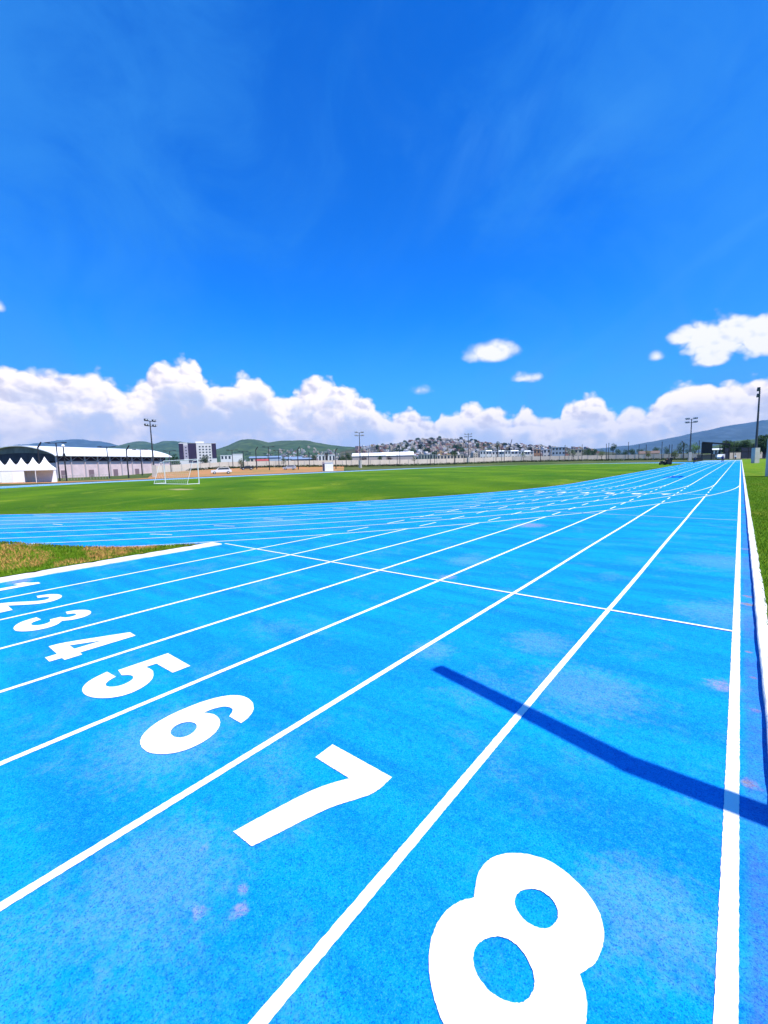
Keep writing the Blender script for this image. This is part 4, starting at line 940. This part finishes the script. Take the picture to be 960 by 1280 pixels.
m_wh = mat('warehouse_white', (0.74, 0.73, 0.72), 0.7, 0.04, .05); m_pinkg = mat('warehouse_wall', (0.45, 0.38, 0.36), 0.8, .1, .1); m_whr = mat('warehouse_roof', (0.82, 0.82, 0.82), 0.5); m_blue = mat('blue_roof', (0.20, 0.27, 0.38), 0.6); m_red = mat('red_roof', (0.35, 0.06, 0.05), 0.7); m_beige = mat('beige_wall', (0.60, 0.50, 0.40), 0.9, .08, .2); m_gb = mat('grey_blue_wall', (0.38, 0.44, 0.52), 0.9, .08, .2)
block(440, 483, 565.5, 430, 40, 'left half of the long white warehouse, with the stepped lower roof', 'warehouse', m_pinkg, m_whr, 'warehouse', 3.4)
block(477, 518, 564.2, 450, 40, 'right half of the long white warehouse, with the higher roof', 'warehouse', m_pinkg, m_whr, 'warehouse', 4.2)
block(277, 303, 569.5, 330, 16, 'low white building with window bands right of the apartment block', 'building', m_wh, m_whr, wins=(6, 2))
block(292, 304, 568.0, 310, 10, 'plain bright white block behind the small olive tree', 'building', m_wh, m_whr)
block(313, 334, 570.0, 340, 20, 'long low building with a pale blue roof above the dark car', 'building', m_beige, m_blue, pitched=1.5, wins=(4, 1))
block(321, 336, 573.6, 260, 10, 'low building with a red roof just over the cream wall', 'building', m_beige, m_red, pitched=1.2)
block(336, 352, 569.5, 360, 22, 'blue roofed hall beside the tallest lamp post', 'building', m_gb, m_blue, pitched=1.5)
block(352, 378, 570.5, 330, 24, 'wide hall with a blue roof above the silver car', 'building', m_wh, m_blue, pitched=1.8, wins=(5, 1))
block(366, 392, 572.0, 280, 14, 'dark low building left of the round dark tree', 'building', mat('slate_wall', (0.10, 0.12, 0.18), .8), m_blue, pitched=1.0)
block(398, 420, 569.0, 340, 18, 'white low building behind the plum dark tree', 'building', m_wh, m_whr, wins=(5, 1))
block(523, 545, 568.5, 420, 20, 'grey green flat building right of the warehouse', 'building', mat('grey_green_wall', (0.30, 0.33, 0.28), .9), None, wins=(6, 1))
block(546, 580, 569.0, 400, 20, 'long tan flat building at the foot of the crowded hill', 'building', m_beige, None, wins=(8, 1))
x = 600
for i, (wd_, yt, lab) in enumerate([(8, 564.0, 'white townhouse at the left end of the row under the crowded hill'), (7, 562.5, 'tall narrow white townhouse, second of the row'), (9, 564.5, 'white townhouse just left of the tall slim tree'), (7, 562.8, 'white townhouse directly right of the tall slim tree'), (8, 563.8, 'white townhouse in the middle of the row by the crane'), (9, 562.6, 'broad white townhouse below the crane'), (8, 564.2, 'white townhouse just past the crane'), (7, 563.0, 'narrow white townhouse near the right end of the row'), (8, 564.6, 'last white townhouse of the row, beside the terracotta house')]):
    block(x, x + wd_ - .8, yt, 330 + 6 * (i % 3), 9, lab, 'house', m_wh, m_whr, 'townhouse', 0.9 * (i % 2), (2, 2), group='row of white townhouses'); x += wd_
block(667, 675, 562.5, 320, 9, 'terracotta coloured house right of the white townhouses', 'house', mat('terracotta_wall', (0.45, 0.24, 0.15), .9), None, 'townhouse', wins=(2, 2))
block(679, 688, 562.0, 330, 10, 'white house squeezed left of the grey blue building', 'house', m_wh, None, 'townhouse', wins=(2, 2))
block(690, 706, 559.5, 320, 14, 'grey blue block building with a rooftop tank', 'building', m_gb, None, wins=(4, 3))
block(713, 727, 562.0, 280, 12, 'beige box building between the thin olive tree and the dark pole', 'building', m_beige, None, wins=(3, 2))
block(800, 822, 563.5, 260, 12, 'long brown roofed building seen over the cream wall', 'building', m_beige, mat('brown_roof', (0.16, 0.11, 0.09), .9), pitched=1.6)
# crane over the town
q = G(637, 420); e = empty('crane', q); tag(e, 'thin construction crane jib leaning over the white townhouses', 'crane')
h = P(637, 560, 420).z - q.z; MB().box(-.8, .8, -.8, .8, 0, h).build('tower', m_steel, e); d_ = (P(640, 549, 420) - q); MB().bar((0, 0, h), tuple(d_), .45, .25, 5).build('jib', m_steel, e)

# ================================================================ entrance canopy and dark screens at the end of the straight
q = G(884, 168); e = empty('entrance_canopy', q, YAW - math.atan(404 / F)); tag(e, 'black entrance canopy with a long flat roof past the end of the straight', 'canopy')
s_ = size(1, 168); MB().box(-6.5 * s_, 4.5 * s_, 0, 4, 2.4, 6.6).build('sign_panel', m_dark, e)
MB().add([(-6 * s_, -.5, 6.6), (22 * s_, -.5, 5.3), (22 * s_, 5, 5.3), (-6 * s_, 5, 6.6), (-6 * s_, -.5, 7.0), (22 * s_, -.5, 5.8), (22 * s_, 5, 5.8), (-6 * s_, 5, 7.0)], [(0, 3, 2, 1), (4, 5, 6, 7), (0, 1, 5, 4), (1, 2, 6, 5), (2, 3, 7, 6), (3, 0, 4, 7)]).build('roof', m_steel, e)
for xx in (-5.5, 4, 12, 21): MB().bar((xx * s_, 1, -.3), (xx * s_, 1, 5.4), .15, .15, 6).build('post', m_steel, e)
block(873, 892, 569.0, 174, 6, 'grey brown block wall below the black canopy', 'wall', mat('block_wall', (0.30, 0.26, 0.24), .9, .1, .5), None, 'low_wall')
block(889, 900, 560.5, 200, 8, 'small white house with a dark window band behind the canopy', 'house', m_wh, m_whr, 'small_house', 0.6, (3, 1))
e = empty('screen_fence', G(905, 172)); tag(e, 'black mesh screen fence in front of the trees past the straight', 'fence'); o0 = e.location
pl = [G(p_, 172) for p_ in (904, 911.5, 926, 935, 944, 953, 966, 980)]
for i, q in enumerate(pl): q = q - o0; MB().bar((q.x, q.y, -.3), (q.x, q.y, 4.6), .10, .10, 6).build('post', m_steel, e)
for i in (0, 2, 3, 5):
    a, b_ = pl[i] - o0, pl[i + 1] - o0; MB().add([(a.x, a.y, .1), (b_.x, b_.y, .1), (b_.x, b_.y, 4.3), (a.x, a.y, 4.3), (a.x - .04, a.y + .08, .1), (b_.x - .04, b_.y + .08, .1), (b_.x - .04, b_.y + .08, 4.3), (a.x - .04, a.y + .08, 4.3)], [(0, 1, 2, 3), (7, 6, 5, 4), (0, 3, 7, 4), (1, 5, 6, 2), (3, 2, 6, 7), (0, 4, 5, 1)]).build('mesh_screen', mat('navy_mesh', (0.02, 0.028, 0.055), .9), e)
for i in range(len(pl) - 1):
    a, b_ = pl[i] - o0, pl[i + 1] - o0
    MB().bar((a.x, a.y, 4.35), (b_.x, b_.y, 4.35), .06, .06, 5).build('rail', m_steel, e); MB().bar((a.x, a.y, 2.9), (b_.x, b_.y, 2.9), .09, .09, 5).build('rail', m_steel, e)

# white cabin, goal
q = G(410, 138); e = empty('utility_cabin', q, YAW + 0.42); tag(e, 'white utility cabin with a grey side on the far edge of the field', 'cabin')
MB().box(-1.35, 1.35, -1.3, 1.3, -.2, 2.75).build('wall', m_white, e); MB().box(-1.5, 1.5, -1.45, 1.45, 2.75, 2.92).build('roof', m_white, e); MB().box(-1.375, -1.352, -1.0, 1.0, .2, 2.4).build('vent_grille', mat('grey_grille', (0.12, 0.12, 0.14), .7), e); MB().box(-2.4, 2.2, -1.9, 1.6, -.3, .12).build('plinth', m_concw, e)
gx, gy = -46.3, 22.5
e = empty('football_goal', (gx, gy, pitch_h(gx, gy) - .01), 0.0); tag(e, 'white football goal with a thin net near the end of the field', 'goal')
for sx_ in (-3.72, 3.72):
    MB().bar((sx_, 0, -.05), (sx_, 0, 2.5), .045, .045, 10).build('goalpost', m_white, e)
    MB().bar((sx_, 0, 2.42), (sx_ * .98, -.45, 2.35), .02, .02, 6).build('net_support', m_white, e)
    MB().bar((sx_ * .98, -.45, 2.35), (sx_, -1.25, .05), .02, .02, 6).build('net_support', m_white, e)
    MB().bar((sx_, 0, .05), (sx_, -1.25, .05), .035, .035, 6).build('ground_bar', m_white, e)
MB().bar((-3.76, 0, 2.5), (3.76, 0, 2.5), .042, .042, 10).build('crossbar', m_white, e); MB().bar((-3.72, -1.25, .05), (3.72, -1.25, .05), .035, .035, 6).build('ground_bar', m_white, e)
nt_ = MB()
for i in range(19):
    xx = -3.65 + 7.3 * i / 18; nt_.bar((xx, -.45, 2.33), (xx, -1.23, .06), .004, .004, 3); nt_.bar((xx, -.02, 2.46), (xx, -.45, 2.33), .004, .004, 3)
for j in range(12): t_ = j / 11; nt_.bar((-3.7, -.45 - .78 * t_, 2.33 - 2.27 * t_), (3.7, -.45 - .78 * t_, 2.33 - 2.27 * t_), .004, .004, 3)
nt_.build('net', m_white, e)

# ================================================================ vehicles
def car(px, z, label, cat, body, kind='pickup', rz_=0.0, name='parked_car'):
    e = empty(name, G(px, z, .06), YAW - math.atan((px - 480) / F) + rz_); tag(e, label, cat, None)
    if kind == 'pickup':
        L, hh = 5.4, 1.8; body_p = [(-2.7, .45), (-2.7, .95), (-2.55, 1.05), (-1.35, 1.12), (-1.3, 1.12), (2.6, 1.12), (2.7, .5)]; cab = [(-1.35, 1.12), (-.75, 1.74), (1.9, 1.78), (2.35, 1.12)]
    elif kind == 'suv':
        L, hh = 4.4, 1.6; body_p = [(-2.2, .4), (-2.2, .8), (-2.0, .95), (-1.1, 1.02), (2.0, 1.02), (2.2, .85), (2.2, .4)]; cab = [(-1.15, 1.02), (-.5, 1.55), (1.5, 1.58), (2.1, 1.02)]
    elif kind == 'van':
        L, hh = 4.6, 2.0; body_p = [(-2.3, .4), (-2.3, 1.0), (-1.7, 1.15), (-1.1, 1.9), (2.2, 1.95), (2.3, .4)]; cab = [(-1.65, 1.17), (-1.1, 1.86), (-.4, 1.88), (-.4, 1.2)]
    else:
        L, hh = 4.3, 1.4; body_p = [(-2.15, .35), (-2.15, .7), (-1.95, .82), (-1.0, .9), (1.5, .9), (2.1, .82), (2.15, .35)]; cab = [(-1.05, .9), (-.4, 1.36), (.8, 1.38), (1.5, .9)]
    MB().prism(body_p, -.9, .9).build('body', body, e)
    c2 = MB().prism(cab, -.78, .78).build('cabin', body, e)
    if kind != 'van':
        (x0, z0), (x1, z1), (x2, z2), (x3, z3) = cab; d_ = .1
        for sy_ in (-.79, .775): MB().prism([(x0 + .28, z0 + .05), (x1 + .08, z1 - .1), (x2 - .08, z2 - .1), (x3 - .22, z3 + .05)], sy_, sy_ + .015).build('side_window', m_glass, c2)
        MB().add([(x0 + .06, -.7, z0 + .10), (x0 + .06, .7, z0 + .10), (x1 - .03, .7, z1 - .05), (x1 - .03, -.7, z1 - .05)], [(0, 1, 2, 3)]).build('windscreen', m_glass, c2)
    else:
        for sy_ in (-.915, .90): MB().prism([(-1.45, 1.25), (-1.05, 1.75), (-.4, 1.78), (-.4, 1.25)], sy_, sy_ + .015).build('side_window', m_glass, e)
    for xw in (-L / 2 + .85, L / 2 - .95):
        for sy_ in (-1, 1):
            wh = MB().bar((xw, sy_ * .72, .36), (xw, sy_ * .94, .36), .36, .36, 16).build('wheel', m_tyre, e); MB().bar((xw, sy_ * .94, .36), (xw, sy_ * .96, .36), .2, .2, 10).build('rim', m_lens, wh)
    for sy_ in (-.7, .7): MB().box(-L / 2 - .02, -L / 2 + .05, sy_ - .16, sy_ + .16, .68, .82).build('headlight', m_lens, e)
    return e
m_carw = mat('white_car_paint', (0.78, 0.78, 0.80), 0.3, 0, 1, .5); m_cars = mat('silver_car_paint', (0.42, 0.44, 0.50), 0.35, 0, 1, .5); m_card = mat('black_car_paint', (0.02, 0.022, 0.03), 0.3, 0, 1, .5)
car(277, 121, 'white pickup with a dark windowed cap, parked on the orange earth', 'pickup', m_carw, 'pickup', .05, 'pickup_truck')
car(309, 146, 'black low car parked beyond the white pickup', 'car', m_card, 'sedan', .1)
car(362, 150, 'silver car parked left of the bent black pole, beyond the field', 'car', m_cars, 'suv', -.1)
car(901, 160, 'small white van parked at the end of the straight behind a person', 'van', m_carw, 'van', 1.45, 'parked_van')

# field machine and the people at the far end
def person(loc, facing, label, shirt, trousers, pose='stand', hair=(0.02, 0.015, 0.012)):
    """one continuous skinned body, clothes and hair as children"""
    bend = {'stand': 0.06, 'bend': 0.95, 'sit': 0.08}[pose]; sit = pose == 'sit'
    hipz = .50 if sit else .93; sp = lambda d, s_=0.0: Vector((math.sin(bend) * d, s_, hipz + math.cos(bend) * d))
    J = [sp(0), sp(.22), sp(.44), sp(.54), sp(.60), sp(.74)]; R_ = [.13, .125, .15, .07, .06, .095]; E_ = [(0, 1), (1, 2), (2, 3), (3, 4), (4, 5)]
    def ad(p_, r_, par): J.append(Vector(p_)); R_.append(r_); E_.append((par, len(J) - 1)); return len(J) - 1
    tr = []; sh = [0, 1, 2]
    for s_ in (-1, 1):
        a = ad(sp(.02, s_ * .10), .095, 0)
        if sit: k = ad((.45, s_ * .14, .48), .065, a); f_ = ad((.50, s_ * .14, .08), .045, k)
        else: k = ad((.05 + .05 * s_, s_ * .11, .48), .06, a); f_ = ad((-.02 + .10 * s_, s_ * .12, .08), .042, k)
        t_ = ad(J[f_] + Vector((.17, 0, -.04)), .035, f_); tr += [(J[a], J[k], .105, .08), (J[k], J[f_], .08, .058)]
        b_ = ad(sp(.46, s_ * .19), .055, 2); el_ = ad(sp(.22, s_ * .25) + Vector((.05, 0, 0)) if pose != 'bend' else sp(.30, s_ * .24) + Vector((.1, 0, -.20)), .042, b_)
        hn = ad(J[el_] + (Vector((.22, -s_ * .04, .02)) if sit else Vector((.08, 0, -.24))), .032, el_); ad(J[hn] + (J[hn] - J[el_]).normalized() * .10, .026, hn); tr.append(None)
    me = bpy.data.meshes.new('person'); me.from_pydata([tuple(j) for j in J], E_, []); o_ = bpy.data.objects.new('person', me); link(o_)
    md = o_.modifiers.new('s', 'SKIN'); md.use_smooth_shade = True
    for i, sv in enumerate(me.skin_vertices[0].data): sv.radius = (R_[i], R_[i]); sv.use_root = (i == 0)
    o_.modifiers.new('u', 'SUBSURF').levels = 1
    dg = bpy.context.evaluated_depsgraph_get(); m2 = bpy.data.meshes.new_from_object(o_.evaluated_get(dg)); o_.modifiers.clear(); o_.data = m2; m2.materials.clear(); m2.materials.append(mat('skin', (0.30, 0.17, 0.11), .6))
    o_.location = loc; o_.rotation_euler = (0, 0, facing); tag(o_, label, 'person')
    sh_ = MB(); sh_.bar(sp(-.02), sp(.25), .155, .165, 12); sh_.bar(sp(.25), sp(.47), .165, .17, 12); sh_.bar(sp(.47), sp(.53), .17, .09, 12)
    sh_.bar(sp(.45, -.17), sp(.45, -.17).lerp(J[[i for i in range(len(J)) if (J[i] - sp(.46, -.19)).length < 1e-4][0]], .5), .07, .07, 8)
    for s_ in (-1, 1):
        i0 = [i for i in range(len(J)) if (J[i] - sp(.46, s_ * .19)).length < 1e-4][0]; sh_.bar(J[i0] + Vector((0, 0, .03)), J[i0].lerp(J[i0 + 1], .95), .075, .06, 8); sh_.bar(J[i0 + 1], J[i0 + 1].lerp(J[i0 + 2], .7), .058, .048, 8)
    sh_.build('shirt', mat('cloth_%d_%d_%d' % tuple(int(x * 100) for x in shirt), shirt, .9), o_, smooth=False)
    tr_ = MB()
    for x_ in tr:
        if x_: tr_.bar(x_[0], x_[1], x_[2], x_[3], 10)
    tr_.bar(sp(-.06), sp(.06), .16, .16, 12); tr_.build('trousers', mat('cloth_%d_%d_%d' % tuple(int(x * 100) for x in trousers), trousers, .9), o_)
    hd = sp(.76); MB().lathe([(.05, -.02), (.105, .02), (.10, .08), (.05, .125)], tuple(hd + Vector((-.02, 0, 0))), 10).build('hair', mat('hair', hair, .8), o_)
    MB().add([tuple(hd + Vector(v)) for v in ((.095, -.015, -.03), (.095, .015, -.03), (.125, 0, -.05), (.09, 0, .02))], [(0, 1, 2), (1, 3, 2), (3, 0, 2)]).build('nose', mat('skin', (0.3, .17, .11)), o_)
    return o_
def G0(px, z, zz=0.02):
    q = PH(px, z, zz); return Vector((q.x, q.y, zz))
q = G0(831.5, 90, .1); e = empty('ride_on_mower', q, 2.2); tag(e, 'dark ride on mower stopped at the corner of the field beside the lanes', 'mower'); m_mow = mat('mower_black', (0.02, 0.02, 0.022), .5)
MB().prism([(-.2, .35), (.2, .85), (1.15, .8), (1.25, .4)], -.35, .35).build('bonnet', m_mow, e); MB().box(-1.1, 1.1, -.42, .42, .28, .42).build('chassis', m_mow, e); MB().box(-.9, .6, -.8, .8, .1, .27).build('cutting_deck', m_mow, e)
MB().prism([(-.85, .5), (-.25, .5), (-.28, .6), (-.72, .62), (-.82, 1.05), (-.92, 1.05)], -.28, .28).build('seat', m_mow, e); MB().bar((.1, 0, .8), (-.12, 0, 1.05), .03, .03, 6).build('steering_column', m_steel, e)
for xw, rw in ((.85, .24), (-.75, .36)):
    for sy_ in (-1, 1): MB().bar((xw, sy_ * .45, rw), (xw, sy_ * .68, rw), rw, rw, 16).build('wheel', m_tyre, e)
MB().box(-1.5, -1.05, -.4, .4, .25, .8).build('grass_box', m_mow, e)
person(q + Vector((.36, -.5, .05)), 2.2, 'person in dark clothes seated on the mower', (.02, .02, .025), (.02, .02, .03), 'sit')
person(G0(836.2, 93, .08), 2.4, 'person in black bending beside the mower', (.015, .015, .02), (.02, .02, .03), 'bend')
person(G0(838.8, 95, .06), 1.2, 'person in black standing just right of the mower', (.02, .02, .025), (.015, .015, .02))
person(G0(867.5, 103, .02), -1.0, 'lone person in dark clothes bending down on the lanes', (.02, .02, .06), (.02, .02, .03), 'bend')
person(G0(903, 104, .02), -1.4, 'person in a navy top standing on the outer lanes near the white van', (.02, .025, .12), (.02, .02, .05))
person(G0(919, 140, .02), -1.4, 'distant person in a white shirt on the outermost lane', (.7, .7, .7), (.03, .03, .05))
# dark bags at the end of the lanes
q = G0(873, 150, .02)
e = empty('equipment_crate', q, .5); tag(e, 'black equipment crate left at the end of the lanes', 'crate'); MB().box(-1.1, 1.1, -.5, .5, 0, .95).build('box', m_mow, e); MB().box(-1.14, 1.14, -.54, .54, .95, 1.05).build('lid', m_steel, e)
# low railing by the shed
for px, lab in ((72, 'low grey railing between the tents and the shed'), (93, 'low grey railing before the near end of the shed wall'), (125, 'low grey railing before the middle of the shed wall')):
    q = G(px, 104); e = empty('railing', q, YAW + .6); tag(e, lab, 'railing')
    for k in range(7): MB().bar((-1.8 + .6 * k, 0, -.1), (-1.8 + .6 * k, 0, 1.05), .03, .03, 5).build('post', m_concw, e)
    MB().bar((-1.8, 0, 1.05), (1.8, 0, 1.05), .035, .035, 5).build('rail', m_concw, e)

# ---------------------------------------------------------------- air
hb_ = MB(); hb_.box(-6600, 6600, -6600, 6600, -2.0, 520)
hz = hb_.build('haze', []); hz['kind'] = 'stuff'
hm = bpy.data.materials.new('haze'); hm.use_nodes = True; nt2 = hm.node_tree; nt2.nodes.clear(); om = nt2.nodes.new('ShaderNodeOutputMaterial'); pv = nt2.nodes.new('ShaderNodeVolumePrincipled')
pv.inputs['Color'].default_value = (0.26, 0.58, 1.0, 1); pv.inputs['Density'].default_value = 0.00007; pv.inputs['Anisotropy'].default_value = 0.0
nt2.links.new(pv.outputs[0], om.inputs['Volume']); hz.data.materials.append(hm); hm.cycles.homogeneous_volume = True if hasattr(hm.cycles, 'homogeneous_volume') else False
